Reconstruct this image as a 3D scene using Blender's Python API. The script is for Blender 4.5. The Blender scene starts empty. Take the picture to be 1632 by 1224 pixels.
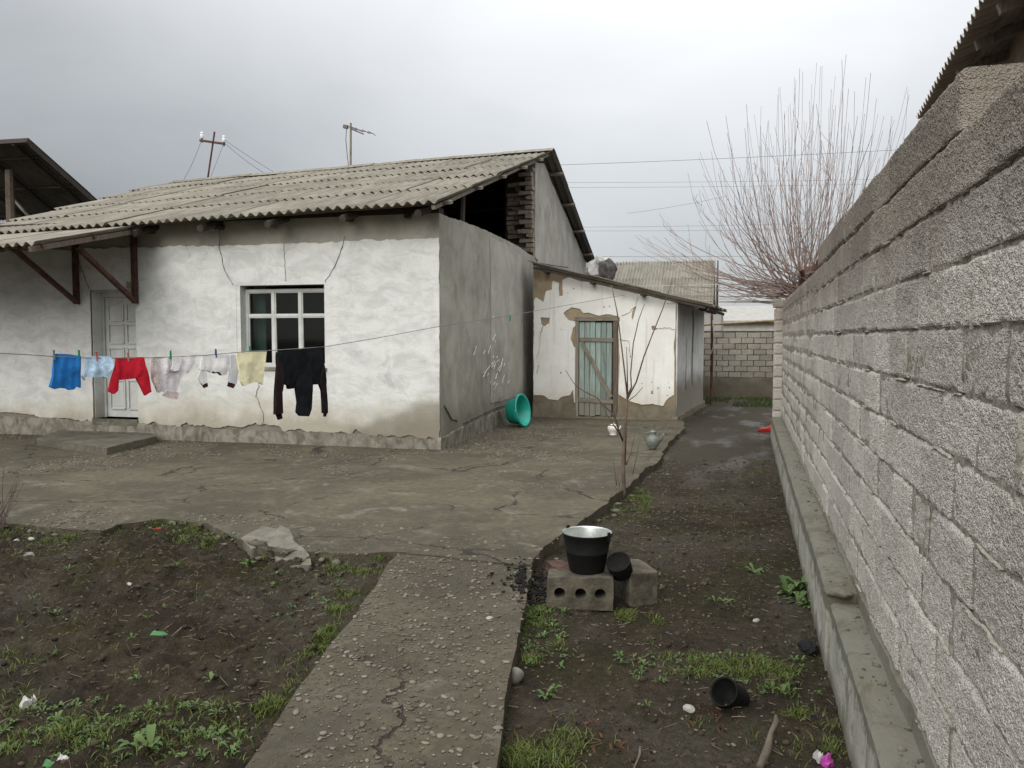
import bpy, bmesh, math, random
import numpy as np
from mathutils import Vector, Matrix
from mathutils.geometry import delaunay_2d_cdt

random.seed(7)
RNG = np.random.default_rng(11)
scene = bpy.context.scene
COL = scene.collection
R = math.radians

# ------------------------------------------------------------------ camera, world, sun, exposure
CAM_H, YAW, PITCH = 1.6, R(14.4), R(3.3)
cam_data = bpy.data.cameras.new('camera')
cam_data.sensor_width = 36.0
cam_data.lens = 36.0 * 1300 / 1632
cam_data.clip_start = 0.05
cam_data.clip_end = 2000
cam = bpy.data.objects.new('camera', cam_data)
COL.objects.link(cam)
cam.location = (0, 0, CAM_H)
cam.rotation_euler = (R(90) - PITCH, 0, YAW)
scene.camera = cam

SUN_EL, SUN_AZ = R(29), R(190)           # azimuth clockwise from +Y
world = bpy.data.worlds.new("World")
scene.world = world
world.use_nodes = True
scene.view_settings.view_transform = 'Standard'
scene.view_settings.look = 'None'
scene.view_settings.exposure = 0.8
scene.view_settings.gamma = 1.0
scene.view_settings.use_curve_mapping = False


def build_world():
    nt = world.node_tree
    nt.nodes.clear()
    L = nt.links.new

    def nd(t, **kw):
        n = nt.nodes.new(t)
        for k, v in kw.items():
            setattr(n, k, v)
        return n

    def mth(op, a, b=None, clamp=False):
        n = nd('ShaderNodeMath', operation=op, use_clamp=clamp)
        for i, v in enumerate((a, b)):
            if v is None:
                continue
            if isinstance(v, bpy.types.NodeSocket):
                L(v, n.inputs[i])
            else:
                n.inputs[i].default_value = v
        return n.outputs[0]
    tc = nd('ShaderNodeTexCoord')
    sep = nd('ShaderNodeSeparateXYZ')
    L(tc.outputs['Generated'], sep.inputs[0])
    # overcast luminance: zenith brighter than horizon, thinner cloud round the hidden bright part
    up = mth('MAXIMUM', sep.outputs[2], 0.0)
    cie = mth('ADD', mth('MULTIPLY', mth('MULTIPLY', up, up), 1.35), 0.215)
    dotn = nd('ShaderNodeVectorMath', operation='DOT_PRODUCT')
    L(tc.outputs['Generated'], dotn.inputs[0])
    bd = Vector((-0.02, 0.86, 0.50)).normalized()
    dotn.inputs[1].default_value = bd
    glow = mth('POWER', mth('MAXIMUM', dotn.outputs['Value'], 0.0), 7.0)
    dk = nd('ShaderNodeVectorMath', operation='DOT_PRODUCT')
    L(tc.outputs['Generated'], dk.inputs[0])
    dk.inputs[1].default_value = Vector((-0.72, 0.62, 0.24)).normalized()
    bank = mth('POWER', mth('MAXIMUM', dk.outputs['Value'], 0.0), 14.0)
    mp = nd('ShaderNodeMapping')
    mp.inputs['Scale'].default_value = (1.6, 1.6, 3.4)
    L(tc.outputs['Generated'], mp.inputs[0])
    n1 = nd('ShaderNodeTexNoise')
    n1.inputs['Scale'].default_value = 1.7
    n1.inputs['Detail'].default_value = 5.0
    n1.inputs['Roughness'].default_value = 0.48
    n1.inputs['Distortion'].default_value = 0.35
    L(mp.outputs[0], n1.inputs['Vector'])
    ns = mth('MULTIPLY', mth('SUBTRACT', n1.outputs['Fac'], 0.5), 0.20)
    lum = mth('ADD', mth('ADD', cie, mth('MULTIPLY', glow, 0.27)), ns)
    lum = mth('SUBTRACT', lum, mth('MULTIPLY', bank, 0.06))
    lum = mth('MAXIMUM', lum, 0.14)
    tint = nd('ShaderNodeValToRGB')
    e = tint.color_ramp.elements
    e[0].position, e[0].color = 0.2, (0.955, 0.99, 1.035, 1)
    e[1].position, e[1].color = 0.75, (0.985, 0.995, 1.0, 1)
    L(lum, tint.inputs[0])
    mul = nd('ShaderNodeVectorMath', operation='SCALE')
    L(tint.outputs[0], mul.inputs[0])
    L(lum, mul.inputs['Scale'])
    sky = nd('ShaderNodeTexSky', sky_type='NISHITA')
    sky.sun_disc = False
    sky.sun_elevation = SUN_EL
    sky.sun_rotation = SUN_AZ
    bg1 = nd('ShaderNodeBackground')
    L(sky.outputs[0], bg1.inputs['Color'])
    bg1.inputs['Strength'].default_value = 0.08
    bg2 = nd('ShaderNodeBackground')
    L(mul.outputs[0], bg2.inputs['Color'])
    bg2.inputs['Strength'].default_value = 1.0
    mx = nd('ShaderNodeMixShader')
    mx.inputs[0].default_value = 0.93          # cloud cover over the clear sky
    L(bg1.outputs[0], mx.inputs[1])
    L(bg2.outputs[0], mx.inputs[2])
    out = nd('ShaderNodeOutputWorld')
    L(mx.outputs[0], out.inputs[0])


build_world()
sun_d = bpy.data.lights.new('sun', 'SUN')
sun_d.energy = 1.2
sun_d.angle = R(38)
sun_d.color = (1.0, 0.965, 0.91)
sun = bpy.data.objects.new('sun', sun_d)
COL.objects.link(sun)
sv = Vector((math.sin(SUN_AZ) * math.cos(SUN_EL), math.cos(SUN_AZ) * math.cos(SUN_EL), math.sin(SUN_EL)))
sun.rotation_euler = (-sv).to_track_quat('-Z', 'Y').to_euler()

# ------------------------------------------------------------------ measuring helpers (photo point -> place in the world)
_F, _CX, _CY = 1300.0, 816.0, 612.0
_O = np.array([0, 0, CAM_H])


def ray(px, py):
    x, y = (px - _CX) / _F, -(py - _CY) / _F
    d = np.array([x, math.cos(PITCH) + y * math.sin(PITCH), -math.sin(PITCH) + y * math.cos(PITCH)])
    c, s = math.cos(YAW), math.sin(YAW)
    return np.array([c * d[0] - s * d[1], s * d[0] + c * d[1], d[2]])


def gp(px, py, z=0.0):
    d = ray(px, py)
    return _O + d * ((z - CAM_H) / d[2])


def onY(px, py, Y):
    d = ray(px, py)
    return _O + d * (Y / d[1])


def onX(px, py, X):
    d = ray(px, py)
    return _O + d * (X / d[0])


def at(px, py, t):
    return _O + ray(px, py) * t


# ------------------------------------------------------------------ noise in numpy
def _hash(ix, iy, seed):
    h = (ix.astype(np.int64) * 374761393 + iy.astype(np.int64) * 668265263 + seed * 982451653) & 0x7fffffff
    h = ((h ^ (h >> 13)) * 1274126177) & 0x7fffffff
    h = (h ^ (h >> 16)) & 0xffff
    return h / 65535.0


def vnoise(x, y, seed=0):
    x = np.asarray(x, float)
    y = np.asarray(y, float)
    ix, iy = np.floor(x), np.floor(y)
    fx, fy = x - ix, y - iy
    fx = fx * fx * (3 - 2 * fx)
    fy = fy * fy * (3 - 2 * fy)
    a, b = _hash(ix, iy, seed), _hash(ix + 1, iy, seed)
    c, d = _hash(ix, iy + 1, seed), _hash(ix + 1, iy + 1, seed)
    return (a + (b - a) * fx) * (1 - fy) + (c + (d - c) * fx) * fy


def fbm(x, y, seed=0, octs=4, gain=0.5):
    s, a, t = 0, 1.0, 0
    for k in range(octs):
        s = s + a * vnoise(np.asarray(x) * 2 ** k + 17.3 * k, np.asarray(y) * 2 ** k - 9.1 * k, seed + k)
        t += a
        a *= gain
    return s / t - 0.5


def pip(P, poly):
    x, y = P[:, 0], P[:, 1]
    q = np.asarray(poly)
    ins = np.zeros(len(P), bool)
    j = len(q) - 1
    for i in range(len(q)):
        xi, yi, xj, yj = q[i, 0], q[i, 1], q[j, 0], q[j, 1]
        c = ((yi > y) != (yj > y))
        with np.errstate(divide='ignore', invalid='ignore'):
            ins ^= c & (x < (xj - xi) * (y - yi) / (yj - yi + 1e-12) + xi)
        j = i
    return ins


# ------------------------------------------------------------------ object helpers
def tag(o, label=None, cat=None, group=None, kind=None):
    if label:
        o['label'] = label
    if cat:
        o['category'] = cat
    if group:
        o['group'] = group
    if kind:
        o['kind'] = kind
    return o


def thing(name, label, cat, loc=(0, 0, 0), group=None, rotz=0):
    o = bpy.data.objects.new(name, None)
    COL.objects.link(o)
    o.location = loc
    o.rotation_euler = (0, 0, rotz)
    o.empty_display_size = 0.1
    return tag(o, label, cat, group)


def link(name, me, mat=None, parent=None, kind=None, label=None):
    """Link a mesh whose vertices are in world space (no parent) or, with a parent, world space too: shifted to the parent."""
    o = bpy.data.objects.new(name, me)
    COL.objects.link(o)
    if mat and not me.materials:
        me.materials.append(mat)
    if parent is not None:
        o.parent = parent
        off = Vector(parent.location)
        p = parent.parent
        while p is not None:
            off += Vector(p.location)
            p = p.parent
        if parent.type == 'MESH' or parent.type == 'EMPTY':
            o.matrix_basis = Matrix.Translation(-off)
    if kind:
        o['kind'] = kind
    if label:
        o['label'] = label
    return o


def mesh_np(name, V, F, smooth=False, tint=None):
    me = bpy.data.meshes.new(name)
    V = np.asarray(V, np.float32)
    F = np.asarray(F, np.int32)
    k = F.shape[1]
    me.vertices.add(len(V))
    me.vertices.foreach_set('co', V.ravel())
    me.loops.add(F.size)
    me.loops.foreach_set('vertex_index', F.ravel())
    me.polygons.add(len(F))
    me.polygons.foreach_set('loop_start', np.arange(0, F.size, k, dtype=np.int32))
    me.polygons.foreach_set('loop_total', np.full(len(F), k, np.int32))
    if smooth:
        me.polygons.foreach_set('use_smooth', np.ones(len(F), bool))
    if tint is not None:
        a = me.attributes.new('tint', 'FLOAT', 'POINT')
        a.data.foreach_set('value', np.asarray(tint, np.float32))
    me.update(calc_edges=True)
    me.validate()
    return me


class MB:
    """collects shapes into one mesh"""

    def __init__(s):
        s.v, s.f = [], []

    def add(s, V, F):
        n = len(s.v)
        s.v += [tuple(map(float, p)) for p in V]
        s.f += [tuple(int(i) + n for i in f) for f in F]
        return s

    def box(s, a, b, M=None, wob=0.0):
        x0, y0, z0 = a
        x1, y1, z1 = b
        V = [(x0, y0, z0), (x1, y0, z0), (x1, y1, z0), (x0, y1, z0), (x0, y0, z1), (x1, y0, z1), (x1, y1, z1), (x0, y1, z1)]
        if wob:
            V = [tuple(c + random.uniform(-wob, wob) for c in p) for p in V]
        if M is not None:
            V = [M @ Vector(p) for p in V]
        return s.add(V, [(0, 3, 2, 1), (4, 5, 6, 7), (0, 1, 5, 4), (1, 2, 6, 5), (2, 3, 7, 6), (3, 0, 4, 7)])

    def bar(s, p, q, w, h, up=(0, 0, 1)):
        """rectangular bar from p to q, w across, h along up"""
        p, q = Vector(p), Vector(q)
        d = (q - p).normalized()
        u = Vector(up)
        sd = d.cross(u)
        if sd.length < 1e-4:
            sd = d.cross(Vector((1, 0, 0)))
        sd.normalize()
        u = sd.cross(d)
        V = []
        for c in (p, q):
            for a, b in ((-1, -1), (1, -1), (1, 1), (-1, 1)):
                V.append(c + sd * (a * w / 2) + u * (b * h / 2))
        return s.add(V, [(0, 1, 2, 3), (7, 6, 5, 4), (0, 4, 5, 1), (1, 5, 6, 2), (2, 6, 7, 3), (3, 7, 4, 0)])

    def tube(s, pts, rad, n=6, cap=True):
        pts = [Vector(p) for p in pts]
        m = len(pts)
        if not hasattr(rad, '__len__'):
            rad = [rad] * m
        V, F = [], []
        u = None
        for i, p in enumerate(pts):
            d = (pts[min(i + 1, m - 1)] - pts[max(i - 1, 0)])
            if d.length < 1e-9:
                d = Vector((0, 0, 1))
            d.normalize()
            if u is None:
                u = d.orthogonal().normalized()
            u = (u - d * u.dot(d))
            if u.length < 1e-6:
                u = d.orthogonal()
            u.normalize()
            w = d.cross(u)
            for k in range(n):
                a = 2 * math.pi * k / n
                V.append(p + (u * math.cos(a) + w * math.sin(a)) * rad[i])
        for i in range(m - 1):
            for k in range(n):
                k2 = (k + 1) % n
                F.append((i * n + k, i * n + k2, (i + 1) * n + k2, (i + 1) * n + k))
        if cap:
            F.append(tuple(range(n))[::-1])
            F.append(tuple((m - 1) * n + k for k in range(n)))
        return s.add(V, F)

    def lathe(s, prof, n=24, M=None, sx=1, sy=1):
        V, F = [], []
        for r, z in prof:
            for k in range(n):
                a = 2 * math.pi * k / n
                V.append((r * math.cos(a) * sx, r * math.sin(a) * sy, z))
        for i in range(len(prof) - 1):
            for k in range(n):
                k2 = (k + 1) % n
                F.append((i * n + k, i * n + k2, (i + 1) * n + k2, (i + 1) * n + k))
        if M is not None:
            V = [M @ Vector(p) for p in V]
        return s.add(V, F)

    def rock(s, c, r, sub=1, seed=0, rough=0.25, M=None):
        V, F = ICO[sub]
        rg = np.random.default_rng(seed)
        k = rg.normal(size=(5, 3))
        amp = sum(np.sin(V @ k[i] * (1.5 + i * 0.8) + i) for i in range(5)) / 5
        P = V * (1 + rough * amp)[:, None] * np.asarray(r)
        a = rg.uniform(0, 6.28)
        ca, sa = math.cos(a), math.sin(a)
        P = np.stack([P[:, 0] * ca - P[:, 1] * sa, P[:, 0] * sa + P[:, 1] * ca, P[:, 2]], 1)
        if M is not None:
            P = np.array([M @ Vector(p) for p in P])
        return s.add(P + np.asarray(c), F)

    def mesh(s, name, smooth=False):
        me = bpy.data.meshes.new(name)
        me.from_pydata(s.v, [], s.f)
        if smooth:
            me.polygons.foreach_set('use_smooth', np.ones(len(me.polygons), bool))
        me.update()
        return me

    def build(s, name, mat, parent=None, smooth=False, kind=None, label=None):
        return link(name, s.mesh(name, smooth), mat, parent, kind, label)


def _ico(sub):
    bm = bmesh.new()
    bmesh.ops.create_icosphere(bm, subdivisions=sub, radius=1)
    V = np.array([v.co[:] for v in bm.verts])
    F = [tuple(v.index for v in f.verts) for f in bm.faces]
    bm.free()
    return V, np.array(F)


ICO = {0: _ico(1), 1: _ico(2), 2: _ico(3), 3: _ico(4)}


def resample(poly, step, closed=True):
    out = []
    n = len(poly)
    for i in range(n if closed else n - 1):
        a, b = np.asarray(poly[i], float), np.asarray(poly[(i + 1) % n], float)
        k = max(1, int(round(np.linalg.norm(b - a) / step)))
        for j in range(k):
            out.append(a + (b - a) * j / k)
    if not closed:
        out.append(np.asarray(poly[-1], float))
    return np.array(out)


def jag(poly, step, amp, seed=0, freq=None, keep=None):
    """roughen an outline; keep(p) -> 0..1 leaves straight stretches alone"""
    p = resample(poly, step)
    f = freq or 0.4 / step
    dx = fbm(p[:, 0] * f + p[:, 1] * f * 0.7, p[:, 1] * f, seed, 3)
    dy = fbm(p[:, 0] * f + 31, p[:, 1] * f + p[:, 0] * f * 0.6 + 7, seed + 9, 3)
    k = np.ones(len(p)) if keep is None else np.array([keep(q) for q in p])
    p[:, 0] += 2 * amp * dx * k
    p[:, 1] += 2 * amp * dy * k
    return p


def cdt(outer, holes=(), spacing=None, seed=1):
    pts, edges = [], []
    for lp in [outer] + list(holes):
        n0 = len(pts)
        m = len(lp)
        pts += [tuple(q[:2]) for q in lp]
        edges += [(n0 + i, n0 + (i + 1) % m) for i in range(m)]
    if spacing:
        o = np.asarray(outer)
        x0, y0 = o.min(0)[:2]
        x1, y1 = o.max(0)[:2]
        gx, gy = np.meshgrid(np.arange(x0, x1, spacing), np.arange(y0, y1, spacing))
        P = np.stack([gx.ravel(), gy.ravel()], 1)
        P += np.random.default_rng(seed).uniform(-.3, .3, P.shape) * spacing
        ok = pip(P, outer)
        for h in holes:
            ok &= ~pip(P, h)
        P = P[ok]
        # drop points too close to an outline
        B = np.concatenate([np.asarray(l)[:, :2] for l in [outer] + list(holes)])
        if len(B) * len(P) < 4e7 and len(P):
            keepm = np.ones(len(P), bool)
            for i in range(0, len(P), 2000):
                d = ((P[i:i + 2000, None, :] - B[None]) ** 2).sum(2).min(1)
                keepm[i:i + 2000] = d > (0.35 * spacing) ** 2
            P = P[keepm]
        pts += [tuple(q) for q in P]
    r = delaunay_2d_cdt([Vector(p) for p in pts], edges, [], 1, 1e-6)
    V = np.array([v[:] for v in r[0]])
    F = np.array([f for f in r[2] if len(f) == 3])
    C = V[F].mean(1)
    ok = pip(C, outer)
    for h in holes:
        ok &= ~pip(C, h)
    return V, F[ok]


def plate_mesh(name, outer, holes=(), spacing=None, thick=0.02, tf=None, disp=None, seed=1, smooth=False, back=None):
    V, F = cdt(outer, holes, spacing, seed)
    n = len(V)
    w = disp(V[:, 0], V[:, 1]) if disp is not None else np.zeros(n)
    wb = back(V[:, 0], V[:, 1]) if back is not None else np.full(n, -thick)
    A = np.concatenate([np.c_[V, w], np.c_[V, wb]])
    F = F.astype(int)
    e = np.concatenate([F[:, [0, 1]], F[:, [1, 2]], F[:, [2, 0]]])
    key = {}
    for a, b in e:
        k = (min(a, b), max(a, b))
        key[k] = None if k in key else (a, b)
    sides = [(a, b) for v in key.values() if v is not None for a, b in [v]]
    ids = sorted({i for e_ in sides for i in e_})
    mp = {i: 2 * n + k for k, i in enumerate(ids)}
    mb = len(ids)
    A = np.concatenate([A, A[ids], A[[i + n for i in ids]]])
    T = np.concatenate([F, F[:, ::-1] + n, np.array([(mp[b], mp[a], mp[a] + mb) for a, b in sides]), np.array([(mp[b], mp[a] + mb, mp[b] + mb) for a, b in sides])])
    P = np.array(tf(A[:, 0], A[:, 1], A[:, 2])).T if tf else A
    return mesh_np(name, P, T, smooth)


def plate(name, mat, parent, *a, kind=None, label=None, **k):
    return link(name, plate_mesh(name, *a, **k), mat, parent, kind, label)


# ------------------------------------------------------------------ materials
class NT:
    def __init__(s, m):
        m.use_nodes = True
        s.t = m.node_tree
        s.t.nodes.clear()

    def put(s, sock, v):
        if isinstance(v, bpy.types.NodeSocket):
            s.t.links.new(v, sock)
        elif isinstance(v, (tuple, list)) and len(v) == 3 and sock.type == 'RGBA':
            sock.default_value = (*v, 1)
        else:
            sock.default_value = v

    def n(s, typ, props=None, **ins):
        nd = s.t.nodes.new('ShaderNode' + typ)
        for k, v in (props or {}).items():
            setattr(nd, k, v)
        for k, v in ins.items():
            s.put(nd.inputs[k.replace('_', ' ')], v)
        return nd

    def pos(s, scale=None):
        o = s.n('NewGeometry').outputs['Position']
        return s.scl(o, scale) if scale else o

    def obj(s, scale=None):
        o = s.n('TexCoord').outputs['Object']
        r = s.n('ObjectInfo').outputs['Random']
        k = s.n('VectorMath', {'operation': 'SCALE'})
        k.inputs[0].default_value = (37.1, 19.7, 53.3)
        s.put(k.inputs['Scale'], r)
        a = s.n('VectorMath', {'operation': 'ADD'})
        s.put(a.inputs[0], o)
        s.put(a.inputs[1], k.outputs[0])
        return s.scl(a.outputs[0], scale) if scale else a.outputs[0]

    def rand(s):
        return s.n('ObjectInfo').outputs['Random']

    def scl(s, v, sc):
        a = s.n('VectorMath', {'operation': 'MULTIPLY'})
        s.put(a.inputs[0], v)
        a.inputs[1].default_value = sc
        return a.outputs[0]

    def noise(s, vec, scale, detail=4, rough=0.55, dist=0.0):
        return s.n('TexNoise', Vector=vec, Scale=scale, Detail=detail, Roughness=rough, Distortion=dist).outputs['Fac']

    def vor(s, vec, scale, feature='F1', out='Distance', rnd=1.0):
        return s.n('TexVoronoi', {'feature': feature}, Vector=vec, Scale=scale, Randomness=rnd).outputs[out]

    def step(s, v, a, b, lo=0.0, hi=1.0):
        n = s.n('MapRange', {'interpolation_type': 'SMOOTHSTEP'})
        s.put(n.inputs[0], v)
        n.inputs[1].default_value = a
        n.inputs[2].default_value = b
        n.inputs[3].default_value = lo
        n.inputs[4].default_value = hi
        return n.outputs[0]

    def m(s, op, a, b=0.0, clamp=False):
        n = s.n('Math', {'operation': op, 'use_clamp': clamp})
        s.put(n.inputs[0], a)
        s.put(n.inputs[1], b)
        return n.outputs[0]

    def mix(s, f, a, b, mode='MIX'):
        n = s.n('Mix', {'data_type': 'RGBA', 'blend_type': mode})
        s.put(n.inputs[0], f)
        s.put(n.inputs[6], a)
        s.put(n.inputs[7], b)
        return n.outputs[2]

    def xyz(s, v):
        n = s.n('SeparateXYZ')
        s.put(n.inputs[0], v)
        return n.outputs

    def attr(s, name='tint'):
        return s.n('Attribute', {'attribute_name': name}).outputs['Fac']

    def bump(s, h, dist=0.01, strength=1.0, nrm=None):
        b = s.n('Bump', Height=h, Distance=dist, Strength=strength)
        if nrm is not None:
            s.put(b.inputs['Normal'], nrm)
        return b.outputs[0]

    def bsdf(s, color, rough=0.9, nrm=None, spec=0.25, metal=0.0, **k):
        b = s.n('BsdfPrincipled', Base_Color=color, Roughness=rough, Metallic=metal)
        s.put(b.inputs['Specular IOR Level'], spec)
        if nrm is not None:
            s.put(b.inputs['Normal'], nrm)
        for kk, v in k.items():
            s.put(b.inputs[kk.replace('_', ' ')], v)
        o = s.n('OutputMaterial')
        s.t.links.new(b.outputs[0], o.inputs[0])
        return b


MT = {}


def material(name):
    def deco(fn):
        m = bpy.data.materials.new(name)
        fn(NT(m))
        MT[name] = m
        return fn
    return deco


def simple(name, color, rough=0.8, var=0.25, scale=8.0, bump=0.003, spec=0.25, metal=0.0, stretch=None):
    @material(name)
    def _(s):
        v = s.obj(stretch)
        n1 = s.noise(v, scale, 5, 0.6)
        n2 = s.noise(v, scale * 6, 4, 0.6)
        c = tuple(color)
        dk = tuple(x * (1 - var) for x in c)
        lt = tuple(min(1, x * (1 + var)) for x in c)
        col = s.mix(s.step(n1, .3, .7), dk, lt)
        h = s.m('ADD', n1, s.m('MULTIPLY', n2, .6))
        s.bsdf(col, rough, s.bump(h, bump), spec, metal)


@material('dirt')
def _(s):
    p = s.pos()
    big = s.noise(p, .55, 5, .6)
    mid = s.noise(p, 3.2, 5, .62, .4)
    fine = s.noise(p, 26, 5, .65)
    gr = s.noise(p, 90, 3, .7)
    c = s.mix(s.step(mid, .3, .7), (.026, .0205, .013), (.068, .053, .034))
    c = s.mix(s.step(big, .45, .60), c, (.078, .068, .050))
    c = s.mix(s.m('MULTIPLY', s.step(s.noise(p, 7, 5, .7, .6), .55, .7), .5), c, (.10, .079, .052))
    c = s.mix(s.m('MULTIPLY', s.step(s.noise(p, 1.3, 5, .65, .5), .48, .62), .7), c, (.040, .037, .013))   # moss
    c = s.mix(s.m('MULTIPLY', s.step(s.noise(p, .9, 4, .6), .6, .7), .6), c, (.013, .0105, .0075))            # damp black soil
    c = s.mix(s.step(fine, .3, .72), s.mix(.5, c, (.01, .008, .006)), c)
    c = s.mix(s.m('MULTIPLY', s.step(gr, .6, .72), .5), c, (.10, .088, .07))
    x = s.xyz(p)
    # trodden wet strip of the alley
    wet = s.m('MULTIPLY', s.step(x[1], 8.0, 11.5), s.step(s.noise(s.scl(p, (1.3, .5, 1)), 1.4, 4, .6), 0.48, .66))
    wet = s.m('MULTIPLY', wet, s.step(x[1], 24.0, 21.0))
    trod = s.m('MULTIPLY', s.step(x[1], 8.3, 12.), s.step(x[1], 24, 21))
    c = s.mix(s.m('MULTIPLY', trod, .75), c, (.072, .064, .049))
    c = s.mix(s.m('MULTIPLY', wet, .5), c, (.042, .038, .033))
    ro = s.m('SUBTRACT', .95, s.m('MULTIPLY', wet, .45))
    h = s.m('ADD', s.m('MULTIPLY', s.noise(p, 11, 6, .7), 1.4), s.m('MULTIPLY', fine, .5))
    h = s.m('MULTIPLY', h, s.m('SUBTRACT', 1.0, s.m('MULTIPLY', wet, .55)))
    s.bsdf(c, ro, s.bump(h, .05), s.m('ADD', .15, s.m('MULTIPLY', wet, .35)))


def concrete(name, base, pebbly, rand_amt=0.0):
    @material(name)
    def _(s):
        p = s.pos()
        big = s.noise(p, .8, 6, .62, .6)
        mid = s.noise(p, 4.5, 6, .65, .3)
        st = s.noise(s.scl(p, (1, 1, 1)), 14, 5, .7)
        b = np.array(base)
        c = s.mix(s.step(big, .35, .66), tuple(b * .66), tuple(b * 1.15))
        c = s.mix(s.m('MULTIPLY', s.step(mid, .5, .68), .5), c, tuple(b * 1.5))
        c = s.mix(s.m('MULTIPLY', s.step(s.noise(p, 1.9, 7, .72, 1.1), .55, .645), .75), c, (.18, .165, .13))   # scoured pale skin
        c = s.mix(s.m('MULTIPLY', s.step(s.noise(p, 1.1, 5, .6, .5), .55, .7), .5), c, (.038, .032, .022))    # damp brown stains
        c = s.mix(s.m('MULTIPLY', s.step(s.noise(p, .7, 3, .6), .6, .72), .35), c, (.052, .05, .022))         # algae
        c = s.mix(s.m('MULTIPLY', s.step(st, .6, .42), .35), c, tuple(b * .4))
        # exposed aggregate
        v = s.vor(p, 48)
        near_ = s.step(s.m('ADD', s.xyz(p)[1], s.m('MULTIPLY', s.m('SUBTRACT', s.noise(p, 1.2, 4, .6), .5), 2.2)), 6.9, 5.5)   # the worn, pebbly end by the path
        c = s.mix(s.m('MULTIPLY', near_, .75), c, s.mix(1.0, c, (.74, .74, .72), 'MULTIPLY'))
        mask = s.m('MAXIMUM', s.step(s.noise(p, 1.4, 4, .6), .52, .6), s.m('MULTIPLY', near_, s.step(s.noise(p, 1.6, 4, .6), .4, .55)))
        ag = s.m('MULTIPLY', s.step(v, .36, .24), mask)
        agc = s.mix(s.step(s.n('TexVoronoi', Vector=p, Scale=48.).outputs['Color'], .2, .8), (.062, .054, .040), (.15, .135, .105))
        c = s.mix(s.m('MULTIPLY', ag, .75), c, agc)
        # hairline cracks
        dv = s.n('VectorMath', {'operation': 'ADD'})
        s.put(dv.inputs[0], p)
        nz = s.n('TexNoise', Vector=p, Scale=2.2, Detail=5., Roughness=.65)
        k = s.n('VectorMath', {'operation': 'SCALE'})
        s.put(k.inputs[0], nz.outputs['Color'])
        k.inputs['Scale'].default_value = .55
        s.put(dv.inputs[1], k.outputs[0])
        cr = s.vor(s.scl(dv.outputs[0], (1, 1, .05)), .62, 'DISTANCE_TO_EDGE')
        crk = s.m('MULTIPLY', s.step(cr, .009, .002), s.step(s.noise(p, 1.2, 3), .44, .56))
        c = s.mix(s.m('MULTIPLY', crk, .85), c, (.02, .017, .013))
        h = s.m('ADD', s.m('MULTIPLY', mid, 1.2), s.m('MULTIPLY', st, .7))
        h = s.m('ADD', h, s.m('MULTIPLY', ag, .8))
        h = s.m('SUBTRACT', h, s.m('MULTIPLY', crk, 1.5))
        wet = s.step(s.noise(p, 1.1, 5, .6, .5), .55, .7)
        s.bsdf(c, s.m('SUBTRACT', .9, s.m('MULTIPLY', wet, .25)), s.bump(h, .012), .3)


concrete('patio_concrete', (.104, .090, .060), False)
concrete('path_concrete', (.066, .057, .037), True)
concrete('step_concrete', (.15, .138, .108), False)


@material('whitewash')
def _(s):
    p = s.pos()
    x = s.xyz(p)
    br = s.noise(s.scl(p, (1.3, 1, 2.6)), 2.0, 7, .68, .6)
    bv = s.noise(s.scl(p, (7, 1, .8)), 1.2, 6, .65, .4)
    big = s.noise(p, .8, 5, .6)
    c = s.mix(s.step(br, .34, .64), (.555, .565, .545), (.715, .725, .70))
    c = s.mix(s.m('MULTIPLY', s.step(bv, .52, .75), .35), c, (.50, .51, .49))
    c = s.mix(s.m('MULTIPLY', s.step(big, .5, .75), .3), c, (.54, .55, .53))
    g = s.noise(s.scl(p, (2.0, 1, 1.5)), 2.6, 7, .74, .8)
    c = s.mix(s.m('MULTIPLY', s.step(g, .56, .74), .6), c, (.36, .365, .35))      # worn grey scuffs
    tch = s.noise(s.scl(p, (5, 1, 11)), 2.4, 4, .7, .3)
    c = s.mix(s.m('MULTIPLY', s.step(tch, .60, .74), .22), c, (.42, .425, .41))   # brush marks
    # splash dirt near the ground
    zz = s.m('ADD', x[2], s.m('MULTIPLY', s.m('SUBTRACT', s.noise(s.scl(p, (1, 1, .6)), 1.7, 6, .62), .5), .85))
    c = s.mix(s.m('MULTIPLY', s.step(zz, .82, .42), .6), c, (.46, .42, .33))
    c = s.mix(s.m('MULTIPLY', s.step(zz, .5, .22), .55), c, (.26, .225, .16))
    # damp tide mark at the corner
    d = s.m('ADD', s.m('MULTIPLY', s.m('ADD', x[0], 3.9), -.34), s.m('MULTIPLY', x[2], .95))
    d = s.m('ADD', d, s.m('MULTIPLY', s.m('SUBTRACT', s.noise(p, 3., 6, .6), .5), .35))
    c = s.mix(s.m('MULTIPLY', s.step(d, .80, .58), .62), c, (.17, .15, .113))
    h = s.m('ADD', s.m('MULTIPLY', br, .8), s.m('ADD', s.m('MULTIPLY', s.noise(p, 30, 5, .7), .3), s.m('MULTIPLY', g, .5)))
    s.bsdf(c, .95, s.bump(h, .009), .1)


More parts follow.
